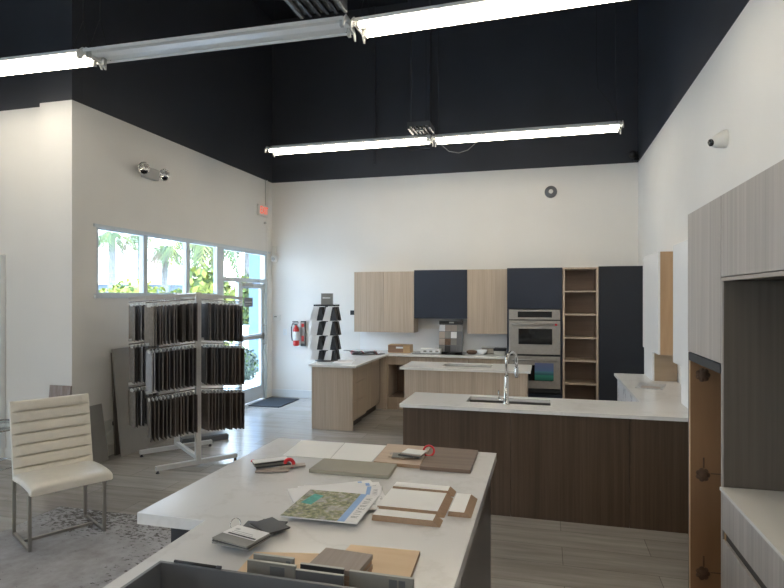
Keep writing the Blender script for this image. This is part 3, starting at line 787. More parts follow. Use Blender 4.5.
for i, (a, b, lab) in enumerate(((-1.775, -1.21, 'oak drawer base under the cooktop'), (-1.205, -.60, 'oak base unit between the cooktop and the oven tower'))):
    t = thing('base_cabinet', lab, 'cabinet', ((a+b)/2, 9.4, 0))
    MB().box(a, b, 9.14, 9.74, .1, zb).build('carcass', 'oak_light', t)
    for z0, z1 in ((.12, .48), (.49, .72), (.73, .865)): MB().box(a+.003, b-.003, 9.12, 9.14, z0, z1).build('drawer', 'oak_light', t, .001)
    MB().box(a, b, 9.19, 9.7, 0, .1).build('toe_kick', 'dark_brown', t)
# backsplash slab
struct(MB().box(-3.2, -.6, YB-.012, YB, ZTOP, 1.30), 'trim_5', 'white_gloss')
# wall cabinets
def wallcab(x0, x1, z0, z1, mat, label, nd=2):
    t = thing('wall_cabinet', label, 'cabinet', ((x0+x1)/2, 9.6, z0))
    MB().box(x0, x1, 9.43, 9.755, z0, z1).build('carcass', mat, t)
    wd = (x1-x0)/nd
    for i in range(nd): MB().box(x0+wd*i+.0015, x0+wd*(i+1)-.0015, 9.41, 9.429, z0, z1).build('door', mat, t, .001)
wallcab(-3.20, -2.142, 1.25, 2.28, 'oak_light', 'wide oak two-door wall cabinet above the left peninsula')
wallcab(-2.138, -1.247, 1.49, 2.30, 'navy_lacquer', 'short navy wall cabinet over the cooktop', 1)
wallcab(-1.243, -.592, 1.25, 2.30, 'oak_light', 'narrower oak wall cabinet between two navy fronts')
# oven tower
t = thing('oven_tower', 'tall navy cabinet that houses the double oven', 'cabinet', (-.17, 9.45, 0))
MB().box(-.585, -.565, 9.14, 9.75, 0, 2.30).box(.225, .245, 9.14, 9.75, 0, 2.30).box(-.565, .225, 9.17, 9.75, 1.665, 2.30).box(-.565, .225, 9.17, 9.75, .0, .36).build('carcass', 'navy_lacquer', t)
MB().box(-.582, .242, 9.12, 9.139, 1.668, 2.30).build('door', 'navy_lacquer', t, .001)
MB().box(-.56, .22, 9.145, 9.165, .10, .345).build('drawer', 'navy_lacquer', t, .001)
t = thing('double_oven', 'stainless steel double wall oven with two handles', 'oven', (-.17, 9.4, .375))
MB().box(-.555, .215, 9.16, 9.7, .375, 1.655).build('body', 'dark_metal', t)
MB().box(-.555, .215, 9.12, 9.155, 1.50, 1.655).build('control_panel', 'steel', t, .003)
MB().box(-.42, .09, 9.116, 9.119, 1.535, 1.625).build('display', 'black_glass', t)
for z0, z1, wz0, wz1, lab in ((.965, 1.485, 1.12, 1.36, 1), (.44, .935, .56, .80, 0)):
    dd = MB().box(-.555, .215, 9.12, 9.155, z0, z1).build('oven_door', 'steel', t, .003)
    MB().box(-.41, .095, 9.115, 9.119, wz0, wz1).build('window', 'black_glass', dd)
    zh = z1-.055
    MB().tube([(-.51, 9.065, zh), (.17, 9.065, zh)], .013, 10).tube([(-.48, 9.065, zh), (-.48, 9.12, zh)], .01, 8).tube([(.14, 9.065, zh), (.14, 9.12, zh)], .01, 8).build('handle', 'steel', dd)
    MB().lathe([(.017, 0), (.017, .01), (0, .01)], n=12, M=MR((.15, 9.055, zh), 0, R(90))).build('handle_badge', 'red_plastic', dd) if lab else None
MB().box(-.555, .215, 9.13, 9.155, .375, .43).build('vent_grille', 'dark_metal', t)
mark(MB().box(-.165, .115, 9.108, 9.113, .565, .835), 'banded_sheet', 'blue_green_bands', 'thin blue and green banded sheet on the lower oven window', 'patch')
# open shelf tower
t = thing('shelf_tower', 'tall open oak shelf unit with five shelves beside the ovens', 'shelving', (.5, 9.4, 0))
x0, x1 = .25, .765
MB().box(x0, x0+.03, 9.14, 9.75, 0, 2.30).box(x1-.03, x1, 9.14, 9.75, 0, 2.30).box(x0+.03, x1-.03, 9.14, 9.75, 2.275, 2.30).build('carcass', 'oak_light', t)
MB().box(x0+.03, x1-.03, 9.6, 9.62, .0, 2.275).box(x0+.03, x0+.032, 9.16, 9.6, .05, 2.275).box(x1-.032, x1-.03, 9.16, 9.6, .05, 2.275).build('back_panel', 'oak_shelf', t)
for z in (1.935, 1.58, 1.225, .875, .525, .12): MB().box(x0+.032, x1-.032, 9.15, 9.6, z-.011, z+.011).build('shelf', 'oak_light', t, .001)
t = thing('pantry_cabinet', 'tall flat navy pantry cabinet in the back right corner', 'cabinet', (1.08, 9.4, 0))
MB().box(.77, 1.405, 9.15, 9.75, 0, 2.31).build('carcass', 'pantry_navy', t)
MB().box(.772, 1.403, 9.12, 9.149, .0, 2.31).build('door', 'pantry_navy', t, .001)

# things on the back worktop
def ringfan(x, y, z, rz, mats, name, label, n=7, w=.05, l=.12, th=.006, spread=1.6, ring='red_plastic', rr=.025):
    t = thing(name, label, 'sample chips', (x, y, z))
    for i in range(n):
        a = rz + spread*(i/(n-1)-.5)
        MB().box(.0, l, -w/2, w/2, i*th, i*th+th*.85, 0, MR((x, y, z), a)).build('chip', mats[i % len(mats)], t)
    MB().tube([(x+rr*math.cos(k*math.pi/8)+.005*math.cos(rz), y+rr*math.sin(k*math.pi/8), z+.004+n*th*.5+n*th*.5*math.cos(k*math.pi/8+rz)) for k in range(16)], .004, 6, closed=True).build('ring', ring, t)
    return t
mt = ['chip_dark', 'chip_grey', 'chip_dark', 'paper_white', 'red_plastic', 'chip_dark']
fans = [(-3.04, 8.86, 'fan of dark and red sample chips at the left of the three on the peninsula'), (-2.86, 8.82, 'middle fan of dark sample chips on the left peninsula'), (-2.66, 8.92, 'right fan of dark sample chips on the left peninsula, nearest the wooden box')]
for i, (x, y, lab) in enumerate(fans): ringfan(x, y, ZTOP, 1.2+i*.7, mt if i < 1 else ['chip_dark', 'paper_white', 'chip_dark', 'chip_grey'], 'chip_fan', lab, 7, .06, .2, .009, 2.8)
t = thing('paper_sheet', 'flat white sheet on the near part of the left peninsula', 'paper', (-2.9, 7.85, ZTOP))
MB().box(-.14, .14, -.2, .2, .0, .003, 0, MR((-2.82, 7.83, ZTOP), .2)).build('sheet', 'paper_white', t)
t = thing('wooden_box', 'small two-tone wooden box with a label slot on the back worktop', 'box', (-2.38, 9.4, ZTOP))
MB().box(-2.56, -2.18, 9.30, 9.52, ZTOP, ZTOP+.135).build('body', 'box_wood', t, .006)
MB().box(-2.56, -2.30, 9.294, 9.30, ZTOP+.01, ZTOP+.125).build('front_panel', 'box_wood_dark', t)
MB().box(-2.42, -2.30, 9.288, 9.294, ZTOP+.075, ZTOP+.105).build('label_plate', 'paper_white', t)
t = thing('cooktop', 'flat black glass cooktop on the back worktop', 'cooktop', (-1.66, 9.4, ZTOP))
MB().box(-2.13, -1.27, 9.22, 9.66, ZTOP, ZTOP+.006).build('glass_plate', 'black_glass', t, .002)
for xx, yy, rr in ((-1.95, 9.35, .09), (-1.95, 9.55, .07), (-1.5, 9.35, .07), (-1.5, 9.55, .09)):
    MB().lathe([(rr, 0), (rr, .0006), (rr-.004, .0006), (rr-.004, 0)], (xx, yy, ZTOP+.006), 28).build('burner_ring', 'tray_grey', t)
t = thing('white_carton', 'long low white carton on the cooktop', 'carton', (-1.83, 9.35, ZTOP))
MB().box(-2.0, -1.67, 9.28, 9.40, ZTOP+.007, ZTOP+.085).build('box', 'paper_white', t, .003)
for k in range(3): MB().box(-1.95+k*.1, -1.90+k*.1, 9.278, 9.2799, ZTOP+.03, ZTOP+.055).build('printed_mark', 'chip_grey', t)
t = thing('tile_sample_stand', 'upright stand of square tile samples under the navy wall cabinet', 'sample stand', (-1.5, 9.5, ZTOP))
M = MR((-1.535, 9.5, ZTOP+.007), 0, R(-8))
MB().box(-.20, .20, .0, .012, .0, .53, 0, M).build('back_board', 'tray_grey', t, .002)
MB().box(-.20, .20, -.03, -.001, .475, .53, 0, M).build('header_bar', 'black_plastic', t, .003)
MB().box(-.03, .05, -.034, -.031, .49, .515, 0, M).build('header_label', 'grey_plastic', t)
tm = [['chip_grey', 'chip_dark', 'tray_grey', 'tray_grey'], ['chip_taupe', 'stone_brown', 'chip_grey', 'tray_grey'], ['chip_taupe', 'chip_grey', 'paper_white', 'tray_grey'], ['paper_white', 'chip_taupe', 'chip_taupe', 'chip_grey']]
for r_ in range(4):
    for c_ in range(4):
        MB().box(-.198+c_*.1, -.102+c_*.1, -.008, -.001, .012+r_*.115, .118+r_*.115, 0, M).build('tile', tm[r_][c_], t)
MB().box(-.2, .2, -.06, .012, 0, .012, 0, M).build('ledge', 'black_plastic', t)
t = thing('stone_dish', 'small brown stone dish right of the cooktop', 'dish', (-1.17, 9.4, ZTOP))
MB().lathe([(0, 0), (.06, 0), (.09, .03), (.085, .055), (.05, .065), (0, .06)], (-1.17, 9.42, ZTOP), 20).build('body', 'stone_brown', t)
t = thing('white_bowl', 'small white bowl on the back worktop near the oven tower', 'bowl', (-1.0, 9.4, ZTOP))
MB().lathe([(0, 0), (.04, 0), (.075, .04), (.085, .08), (.078, .08), (.06, .04), (0, .015)], (-1.0, 9.38, ZTOP), 24).build('body', 'white_gloss', t)
MB().box(-1.03, -.97, 9.36, 9.40, ZTOP+.03, ZTOP+.07).build('napkin', 'paper_white', t, .01)
t = thing('steel_tin', 'shallow silver tin behind the white bowl', 'tin', (-.88, 9.55, ZTOP))
MB().box(-1.02, -.76, 9.50, 9.66, ZTOP, ZTOP+.10).build('body', 'steel', t, .012)
MB().box(-1.03, -.75, 9.49, 9.67, ZTOP+.10, ZTOP+.115).build('lid', 'white_plastic', t, .004)
t = thing('dark_casserole', 'dark lidded container beside the oven tower', 'container', (-.72, 9.35, ZTOP))
MB().box(-.80, -.62, 9.28, 9.46, ZTOP, ZTOP+.075).build('body', 'grey_plastic', t, .01)
MB().box(-.81, -.61, 9.27, 9.47, ZTOP+.075, ZTOP+.115).build('lid', 'dark_metal', t, .008)

# revolving brochure tower
cx, cy = -3.12, 7.92
t = thing('sample_tower', 'black revolving counter tower with four tiers of white sample cards', 'display stand', (cx, cy, ZTOP))
MB().lathe([(0, 0), (.17, 0), (.17, .012), (.02, .02), (.02, .80), (0, .80)], (cx, cy, ZTOP), 20).build('stem', 'black_plastic', t)
MB().box(cx-.17, cx+.17, cy-.09, cy+.09, ZTOP+.80, ZTOP+.825).build('top_plate', 'black_plastic', t, .003)
sg = MB().box(cx-.085, cx+.10, cy-.006, cy+.006, ZTOP+.825, ZTOP+.99).build('header_sign', 'chip_grey', t)
MB().box(cx-.06, cx+.06, cy-.008, cy-.006, ZTOP+.915, ZTOP+.93).build('header_lettering', 'paper_white', sg)
for ti in range(4):
    zt = ZTOP + .79 - ti*.212; z0 = max(zt - .20, ZTOP + .022); q = (z0 - (zt-.20))/.20
    for qx in (-.11, .095):
        for sy in (-1, 1):                       # one triangular holder with a tilted white card, front and rear
            bx = cx+qx; yf = cy + sy*.10; yb = cy + sy*.02; g = q*.055
            h = MB()
            tri = [(bx-.005+g, z0), (bx+.10-g*.8, z0), (bx+.06, zt), (bx+.035, zt)]
            vs = [(x, yf, z) for x, z in tri] + [(x, yb, z) for x, z in tri]
            h.add(vs, [(0,1,2,3), (7,6,5,4), (0,4,5,1), (1,5,6,2), (2,6,7,3), (3,7,4,0)])
            ho = h.build('bracket', 'black_plastic', t)
            card = [(bx-.115+g, z0-.003), (bx-.005+g, z0-.003), (bx+.035, zt), (bx-.055, zt)]
            vs = [(x, yf + sy*.012, z) for x, z in card] + [(x, yf + sy*.004, z) for x, z in card]
            MB().add(vs, [(0,1,2,3), (7,6,5,4), (0,4,5,1), (1,5,6,2), (2,6,7,3), (3,7,4,0)]).build('sample_card', 'sample_white', ho)

# ------------------------------------------------------------------ middle oak island
def slab_hole(m, x0, x1, y0, y1, z0, z1, hx0, hx1, hy0, hy1):
    o = [(x0,y0),(x1,y0),(x1,y1),(x0,y1)]; i = [(hx0,hy0),(hx1,hy0),(hx1,hy1),(hx0,hy1)]
    vs = [(x,y,z) for z in (z0, z1) for x, y in o+i]; fs = []
    for k in range(4):
        j = (k+1) % 4
        fs += [(k, 4+k, 4+j, j), (8+k, 8+j, 12+j, 12+k), (k, j, 8+j, 8+k), (4+k, 12+k, 12+j, 4+j)]
    return m.add(vs, fs)
def sink(x0, x1, y0, y1, z, label):
    t = thing('sink', label, 'sink', ((x0+x1)/2, (y0+y1)/2, z-.2))
    w_ = .006; m = MB()
    m.box(x0-w_, x1+w_, y0-w_, y1+w_, z-.2, z-.194); m.box(x0-w_, x0, y0, y1, z-.194, z); m.box(x1, x1+w_, y0, y1, z-.194, z)
    m.box(x0-w_, x1+w_, y0-w_, y0, z-.194, z); m.box(x0-w_, x1+w_, y1, y1+w_, z-.194, z)
    m.build('basin', 'sink_steel', t)
    MB().lathe([(.045, 0), (.045, .004), (.02, .002), (0, .002)], ((x0+x1)/2, (y0+y1)/2, z-.193), 20).build('drain', 'steel', t)
    return t
m = slab_hole(MB(), -1.885, -.185, 7.42, 8.16, ZTOP-.03, ZTOP, -1.37, -.70, 7.72, 8.02)
mark(m, 'worktop', 'quartz_plain', 'off-white worktop with a sink cutout on the middle oak island', 'worktop')
sink(-1.37, -.70, 7.72, 8.02, ZTOP-.031, 'undermount sink set in the middle oak island')
t = thing('kitchen_island', 'middle island with a light oak front, behind the walnut peninsula', 'kitchen island', (-1.03, 7.8, 0))
MB().box(-1.83, -.235, 7.49, 8.1, .1, ZTOP-.232).box(-1.83, -1.5, 7.49, 8.1, ZTOP-.232, ZTOP-.031).box(-.6, -.235, 7.49, 8.1, ZTOP-.232, ZTOP-.031).build('carcass', 'oak_light', t)
MB().box(-1.83, -1.31, 7.468, 7.488, .0, ZTOP-.032).build('back_panel', 'oak_light', t, .001)
MB().box(-1.308, -.78, 7.468, 7.488, .0, ZTOP-.032).build('back_panel', 'oak_light', t, .001)
MB().box(-.778, -.235, 7.468, 7.488, .0, ZTOP-.032).build('back_panel', 'oak_light', t, .001)

# ------------------------------------------------------------------ walnut peninsula and right return
TH2 = .03
wt = MB()
slab_hole(wt, -1.24, .81, 4.88, 5.52, ZTOP-TH2, ZTOP, -.69, .04, 5.13, 5.42)
wt.box(.81, XR-.005, 4.88, 7.52, ZTOP-TH2, ZTOP)
mark(wt, 'worktop', 'quartz_white', 'white L-shaped quartz worktop over the walnut peninsula and along the right wall', 'worktop')
sink(-.69, .04, 5.13, 5.42, ZTOP-TH2-.001, 'undermount steel sink in the walnut peninsula below the faucet')
t = thing('peninsula_cabinet', 'long peninsula base clad in dark walnut panels', 'cabinet', (0, 5.2, 0))
MB().box(-1.20, 1.40, 4.96, 5.48, .0, ZTOP-.25).box(-1.20, -.75, 4.96, 5.48, ZTOP-.25, ZTOP-TH2-.002).box(.1, 1.40, 4.96, 5.48, ZTOP-.25, ZTOP-TH2-.002).build('carcass', 'oak_inner', t)
for a, b in ((-1.22, -.287), (-.284, .645), (.648, 1.40)): MB().box(a, b, 4.93, 4.955, .0, ZTOP-TH2-.002).build('cladding_panel', 'walnut', t, .001)
t = thing('kitchen_faucet', 'tall brushed steel gooseneck faucet with spring spout on the walnut peninsula', 'faucet', (-.33, 5.08, ZTOP))
fx, fy = -.33, 5.075
MB().lathe([(.028, 0), (.028, .012), (.02, .02), (.019, .24), (.016, .25), (0, .25)], (fx, fy, ZTOP), 18).build('body', 'chrome', t)
pts = [(fx, fy, ZTOP+.24)]
for k in range(13):
    a = math.pi*(1 - k/12)
    pts.append((fx + (.052+.052*math.cos(a))*.75, fy + (.065+.065*math.cos(a)), ZTOP+.375+.075*math.sin(a)))
ex, ey = pts[-1][0], pts[-1][1]
pts.append((ex, ey, ZTOP+.33))
MB().tube(pts, .014, 12).build('spout', 'chrome', t)
MB().lathe([(.014, 0), (.018, .02), (.018, .09), (.013, .1), (0, .1)], (ex, ey, ZTOP+.22), 16).build('spray_head', 'chrome', t)
cp = []
for k in range(90):
    a = k*.7; q = k/89; i = min(int(q*13), 12); f_ = q*13-i
    p = Vector(pts[i+1]).lerp(Vector(pts[min(i+2, len(pts)-1)]), f_)
    cp.append((p.x+.016*math.cos(a)*.9, p.y+.010*math.sin(a), p.z+.014*math.sin(a)*.6))
MB().tube(cp, .0028, 5).build('spring', 'chrome', t)
MB().tube([(fx, fy, ZTOP+.045), (fx-.075, fy-.0, ZTOP+.045)], .013, 12).tube([(fx-.065, fy, ZTOP+.045), (fx-.067, fy, ZTOP+.125)], .0055, 8).build('lever', 'chrome', t)
t = thing('return_cabinet', 'white marble-fronted base cabinet under the right hand worktop', 'cabinet', (1.1, 6.5, 0))
MB().box(.87, 1.40, 5.53, 7.49, .1, ZTOP-TH2-.002).build('carcass', 'white_gloss', t)
for a, b in ((5.53, 6.17), (6.175, 6.83), (6.835, 7.49)): MB().box(.845, .868, a, b, .1, ZTOP-TH2-.004).build('door', 'marble_front', t, .001)
MB().box(.92, 1.35, 5.53, 7.45, 0, .1).build('toe_kick', 'dark_brown', t)
XW = 1.15
def stepcab(y0, y1, ylo0, ylo1, zlo, label, yside):
    t = thing('wall_cabinet', label, 'cabinet', (XW+.12, (y0+y1)/2, ZTOP))
    MB().box(XW+.02, 1.403, y0, y1, zlo, 2.33).build('carcass', 'ply', t)
    MB().box(XW+.02, 1.403, ylo0, ylo1, ZTOP+.002, zlo-.001).build('lower_leg', 'ply_back', t)
    poly = [(y0, zlo), (y0, 2.33), (y1, 2.33), (y1, zlo)]
    f = MB().box(XW, XW+.019, y0, y1, zlo, 2.33).box(XW, XW+.019, ylo0, ylo1, ZTOP+.002, zlo)
    f.build('door', 'white_gloss', t)
stepcab(6.60, 7.60, 6.94, 7.50, 1.24, 'white fronted wall cabinet with bare plywood side at the far end of the right worktop', 0)
stepcab(5.25, 5.87, 5.25, 5.53, 1.24, 'nearer white fronted wall cabinet that steps down to the right worktop', 0)
t = thing('brochure', 'open brochure lying on the right worktop in front of the plywood cabinet side', 'brochure', (1.1, 6.6, ZTOP))
M = MR((1.06, 6.5, ZTOP+.001), R(75))
MB().box(-.2, 0, -.13, .13, 0, .006, 0, M).box(0, .2, -.13, .13, 0, .006, 0, M).build('pages', 'paper_grey', t)
MB().box(-.18, -.03, -.10, .08, .006, .007, 0, M).build('printed_photo', 'chip_taupe', t)

# ------------------------------------------------------------------ right hand tall units
XC = .80
t = thing('tall_cabinet', 'tall grey ash cabinet with the orange plywood panel below its upper door', 'cabinet', (1.1, 3.35, 0))
MB().box(XC+.022, 1.405, 3.04, 3.68, 1.53, 2.33).box(XC+.002, 1.405, 3.66, 3.68, 0, 1.53).box(XC+.006, 1.405, 3.025, 3.045, 0, 1.93).box(XC+.03, 1.405, 3.045, 3.66, .0, .1).build('carcass', 'ash_dark', t)
MB().box(XC, XC+.02, 3.03, 3.68, 1.535, 2.33).build('door', 'ash_grey', t, .001)
MB().box(XC+.002, 1.38, 3.045, 3.659, 1.485, 1.529).build('top_rail', 'dark_metal', t)
MB().box(XC, XC+.006, 3.003, 3.024, 0, 1.93).build('edge_strip', 'ash_grey', t)
pnl = MB().box(XC+.006, 1.385, 3.642, 3.659, .101, 1.484).box(1.386, 1.404, 3.046, 3.641, .101, 1.484).build('plywood_lining', 'ply_orange', t)
MB().box(XC+.002, XC+.006, 3.642, 3.659, .101, 1.484).build('edge_batten', 'ply_pale', t)
for z in (1.403, .83, .265):
    h = MB(); cxx = XC+.07
    for k in range(7):
        a = 2*math.pi*k/7
        h.lathe([(.015, 0), (.013, .004), (0, .005)], n=8, M=MR((cxx+.024*math.cos(a), 3.642, z+.026*math.sin(a)), 0, R(90)))
    h.lathe([(.024, 0), (.022, .006), (0, .007)], n=10, M=MR((cxx, 3.642, z), 0, R(90)))
    if z < 1.3: h.box(cxx+.04, 1.38, 3.638, 3.6419, z+.008, z+.013).box(cxx+.0, cxx+.008, 3.638, 3.6419, z+.04, z+.10)
    h.build('hinge_plate', 'stone_brown', pnl)
t = thing('bridge_cabinet', 'grey ash overhead cabinet bridging the open niche on the right', 'cabinet', (1.1, 2.1, 1.93))
MB().box(XC+.022, 1.405, 1.10, 3.02, 1.93, 2.33).build('carcass', 'ash_dark', t)
for a, b in ((2.20, 3.02), (1.65, 2.195), (1.10, 1.645)): MB().box(XC, XC+.02, a, b, 1.945, 2.33).build('door', 'ash_grey', t, .001)
MB().box(XC, XC+.02, 1.10, 3.02, 1.925, 1.941).build('light_rail', 'chip_taupe', t)
t = thing('niche_panel', 'dark grey wood panel lining the far side of the right niche', 'panel', (1.1, 3.0, .96))
MB().box(XC+.007, 1.405, 3.003, 3.022, .962, 1.925).build('board', 'ash_dark', t)
t = thing('niche_panel', 'dark grey wood panel on the wall at the back of the right niche', 'panel', (1.39, 2.0, .96))
MB().box(1.385, 1.405, 1.12, 3.0, .962, 1.925).build('board', 'ash_dark', t)
mark(MB().box(XC-.012, 1.405, 1.10, 3.0, .945, .960), 'worktop', 'quartz_plain', 'thin light worktop in the grey niche at the right edge', 'worktop')
t = thing('drawer_cabinet', 'grey ash drawer base below the niche at the right edge', 'cabinet', (1.1, 2.1, 0))
MB().box(XC+.03, 1.405, 1.10, 2.98, .08, .944).build('carcass', 'dark_brown', t)
for a, b in ((2.05, 3.0), (1.10, 2.045)):
    for z0, z1 in ((.76, .942), (.40, .715), (.08, .37)): MB().box(XC, XC+.022, a, b, z0, z1).build('drawer', 'ash_grey', t, .001)
MB().box(XC+.012, XC+.03, 1.10, 2.985, .716, .758).box(XC+.012, XC+.03, 1.10, 2.985, .371, .399).build('finger_channel', 'dark_brown', t)
MB().box(XC+.008, XC+.03, 2.985, 3.0, .60, .76).build('end_strip', 'box_wood', t)
MB().box(XC+.06, 1.38, 1.12, 2.98, 0, .08).build('toe_kick', 'dark_brown', t)

# ------------------------------------------------------------------ foreground island
IT = .05
poly = [(-1.715, 2.12), (-1.38, 2.12), (-1.38, .95), (-.285, .95), (-.285, 3.49), (-1.715, 3.49)]
mark(MB().prism(poly, ZTOP-IT, ZTOP), 'worktop', 'quartz_island', 'large pale marbled worktop of the island in the foreground', 'worktop', .002)
t = thing('kitchen_island', 'foreground island base in near-black panels', 'kitchen island', (-1, 2.4, 0))
MB().box(-1.66, -.33, 2.28, 3.40, .0, ZTOP-IT-.002).box(-1.31, -.33, 1.0, 2.28, 0, ZTOP-IT-.002).build('carcass', 'dark_base', t)
MB().box(-.33, -.312, 1.0, 2.2, .02, ZTOP-IT-.004).build('side_panel', 'dark_base', t, .001)
MB().box(-.33, -.312, 2.205, 3.40, .02, ZTOP-IT-.004).build('side_panel', 'dark_base', t, .001)
Z0 = ZTOP + .0005
def slab(name, pts, z0, z1, mat, label, cat='sample board', side=None, bev=.0015):
    m = MB().prism(pts, z0, z1, 0, None, 1 if side else None)
    return mark(m, name, [mat] + ([side] if side else []), label, cat, 0 if side else bev)
slab('sample_board', [(-1.50, 3.10), (-1.205, 3.11), (-1.245, 3.47), (-1.54, 3.46)], Z0, Z0+.003, 'sample_white', 'thin white sample sheet at the far left end of the foreground island')
slab('sample_board', [(-1.20, 3.11), (-.955, 3.10), (-.965, 3.47), (-1.24, 3.47)], Z0, Z0+.004, 'sample_white', 'thin white sample sheet between its left twin and the beige board')
slab('sample_board', [(-.93, 3.07), (-.665, 3.06), (-.68, 3.46), (-.955, 3.46)], Z0, Z0+.018, 'beige_board', 'beige wood sample board lying under a fan of chips', side='mdf')
slab('sample_board', [(-.66, 3.04), (-.385, 3.04), (-.39, 3.45), (-.675, 3.46)], Z0, Z0+.02, 'brown_board', 'dark brown wood sample board at the far right corner of the foreground island')
slab('sample_board', [(-1.22, 2.84), (-.78, 2.84), (-.79, 3.055), (-1.22, 3.055)], Z0, Z0+.019, 'board_olive', 'olive grey sample board in the middle of the foreground island')
# bevelled white samples on MDF
def bevelled(x0, x1, y0, y1, h, label, rb=.03):
    a = [(x0, y0), (x1, y0), (x1, y1), (x0, y1)]; b = [(x0+.004, y0+.003), (x1-rb, y0+.003), (x1-rb, y1-.002), (x0+.004, y1-.002)]
    m = MB().frustum(a, Z0, b, Z0+h, 0, 1)
    t_ = mark(m, 'door_sample', ['sample_white', 'mdf'], label, 'door sample')
    t_.data.polygons[0].material_index = 1
    for p in t_.data.polygons:
        if p.normal.z > .9: p.material_index = 0
        else: p.material_index = 1
    pass
bevelled(-.705, -.415, 2.30, 2.375, .024, 'narrow white door sample with mitred brown edge, front of the row of three')
bevelled(-.715, -.415, 2.405, 2.645, .024, 'widest white door sample with brown edge, between two narrow ones')
bevelled(-.715, -.415, 2.672, 2.745, .024, 'narrow white door sample with brown edge, rear of the row of three')
bevelled(-.405, -.305, 2.43, 2.67, .02, 'small separate white door sample with brown edge at the right rim of the island')
# magazines
def magazine(cx_, cy_, rz, w, h, z, label, cover=True, k=0):
    t = thing('magazine', label, 'magazine', (cx_, cy_, z))
    M = MR((cx_, cy_, z), rz)
    MB().box(-w/2, w/2, -h/2, h/2, 0, .005, 0, M).build('pages', 'paper_white', t)
    if cover:
        MB().box(-w/2, w/2-.085, -h/2, h/2, .0051, .0058, 0, M).build('cover_photo', 'park_photo', t)
        MB().box(w/2-.085, w/2-.055, -h/2, h/2, .0051, .0058, 0, M).build('blue_stripe', 'paper_blue', t)
        MB().add([M @ Vector(p) for p in ((-.145, -.005, .0061), (-.09, -.02, .0061), (-.075, .10, .0061), (-.125, .115, .0061))], [(0,1,2,3)]).build('pool', 'teal', t)
        text('R I V E R N A', .042, 'paper_grey', t, M @ Matrix.Translation((w/2-.028, 0, .0055)) @ Matrix.Rotation(R(90), 4, 'Z'), 'title', .0003)
    else:
        MB().box(w/2-.07, w/2-.05, -h/2+.01, h/2-.01, .0051, .0056, 0, M).build('blue_stripe', 'paper_blue', t)
        text('R I V E R N A', .036, 'paper_grey', t, M @ Matrix.Translation((w/2-.026, 0, .0053)) @ Matrix.Rotation(R(90), 4, 'Z'), 'title', .0003)
    return t
magazine(-.96, 2.56, R(34), .42, .28, Z0, 'bottom magazine of the fan, only corners showing', False)
magazine(-.93, 2.54, R(24), .40, .29, Z0+.0065, 'second magazine of the fan, turned behind the top ones', False)
magazine(-.92, 2.49, R(13), .38, .30, Z0+.013, 'third magazine of the fan, just below the top one', False)
magazine(-.905, 2.36, R(1), .335, .33, Z0+.0195, 'top magazine with an aerial park photo, teal pool and blue stripe')
# chip stacks
def chipstack(cx_, cy_, z, spec, label, ringp=None, ringmat='red_plastic', ringr=.02, ringM=None, paper=None):
    t = thing('chip_stack', label, 'sample chips', (cx_, cy_, z))
    zz = z
    for (dx, dy, rz, w, l, th, mat) in spec:
        MB().box(-w/2, w/2, -l/2, l/2, 0, th, 0, MR((cx_+dx, cy_+dy, zz), rz)).build('chip', mat, t, .0008)
        zz += th + .0004
    if ringp:
        M = MR((cx_+ringp[0], cy_+ringp[1], z+ringp[2]), *(ringM or (0, R(70), 0)))
        MB().tube([(ringr*math.cos(k*math.pi/12), ringr*math.sin(k*math.pi/12), 0) for k in range(24)], ringp[3], 8, closed=True, M=M).build('ring', ringmat, t)
    return t
chipstack(-1.42, 2.85, Z0, [(.0, -.02, R(-75), .07, .17, .005, 'chip_taupe'), (.0, -.04, R(-70), .07, .17, .005, 'chip_taupe'), (.08, .045, R(-62), .055, .14, .006, 'chip_taupe'), (-.02, .01, R(-52), .06, .19, .007, 'chip_dark'), (-.03, .01, R(-52), .06, .19, .007, 'chip_grey'), (-.035, .015, R(-50), .06, .19, .007, 'chip_dark'), (-.04, .02, R(-50), .06, .19, .004, 'sample_white')],
          'fan of white and taupe chips with red band, far left of the foreground island', (.06, .045, .02, .010), 'red_plastic', .024, (R(30), R(85), 0))
chipstack(-.76, 3.22, Z0+.0185, [(-.06, .0, R(20), .10, .10, .004, 'chip_taupe'), (-.05, -.02, R(-15), .10, .10, .004, 'beige_board'), (-.03, -.03, R(10), .12, .09, .005, 'chip_grey'), (.02, -.02, R(-12), .13, .09, .006, 'chip_dark'), (.03, -.01, R(-12), .12, .09, .005, 'chip_taupe'), (.03, .0, R(-10), .12, .09, .004, 'sample_white')],
          'square chips with red ring on the beige sample board', (.105, .05, .025, .006), 'red_plastic', .03, (R(10), R(60), 0))
chipstack(-1.08, 1.98, Z0, [(-.045, .13, R(8), .13, .10, .006, 'chip_dark'), (.0, .13, R(0), .11, .12, .006, 'chip_dark'), (.01, .12, R(-28), .14, .10, .005, 'chip_grey'), (.015, .11, R(-34), .14, .10, .006, 'chip_dark'), (-.02, -.05, R(-8), .17, .13, .006, 'chip_grey'), (-.02, -.05, R(-11), .17, .13, .005, 'chip_dark'), (-.02, -.05, R(-14), .17, .13, .006, 'chip_grey')],
          'fan of black and grey chips under a white printed card with a silver ring', (-.095, .035, .045, .0016), 'chrome', .022, (0, R(65), 0))
cd = thing('label_card', 'printed white label card lying on the chip fan nearest the front', 'card', (-1.10, 1.94, Z0+.045))
M = MR((-1.10, 1.935, Z0+.0434), R(-14))
MB().box(-.08, .08, -.02, .06, 0, .0012, 0, M).build('sheet', 'paper_white', cd)
MB().box(-.06, .075, -.016, -.006, .0012, .0015, 0, M).build('printed_bar', 'ink', cd)
MB().box(-.055, .05, .0, .004, .0012, .0015, 0, M).box(-.055, .04, .012, .016, .0012, .0015, 0, M).box(-.06, -.04, .024, .036, .0012, .0015, 0, M).build('printed_lines', 'paper_grey', cd)
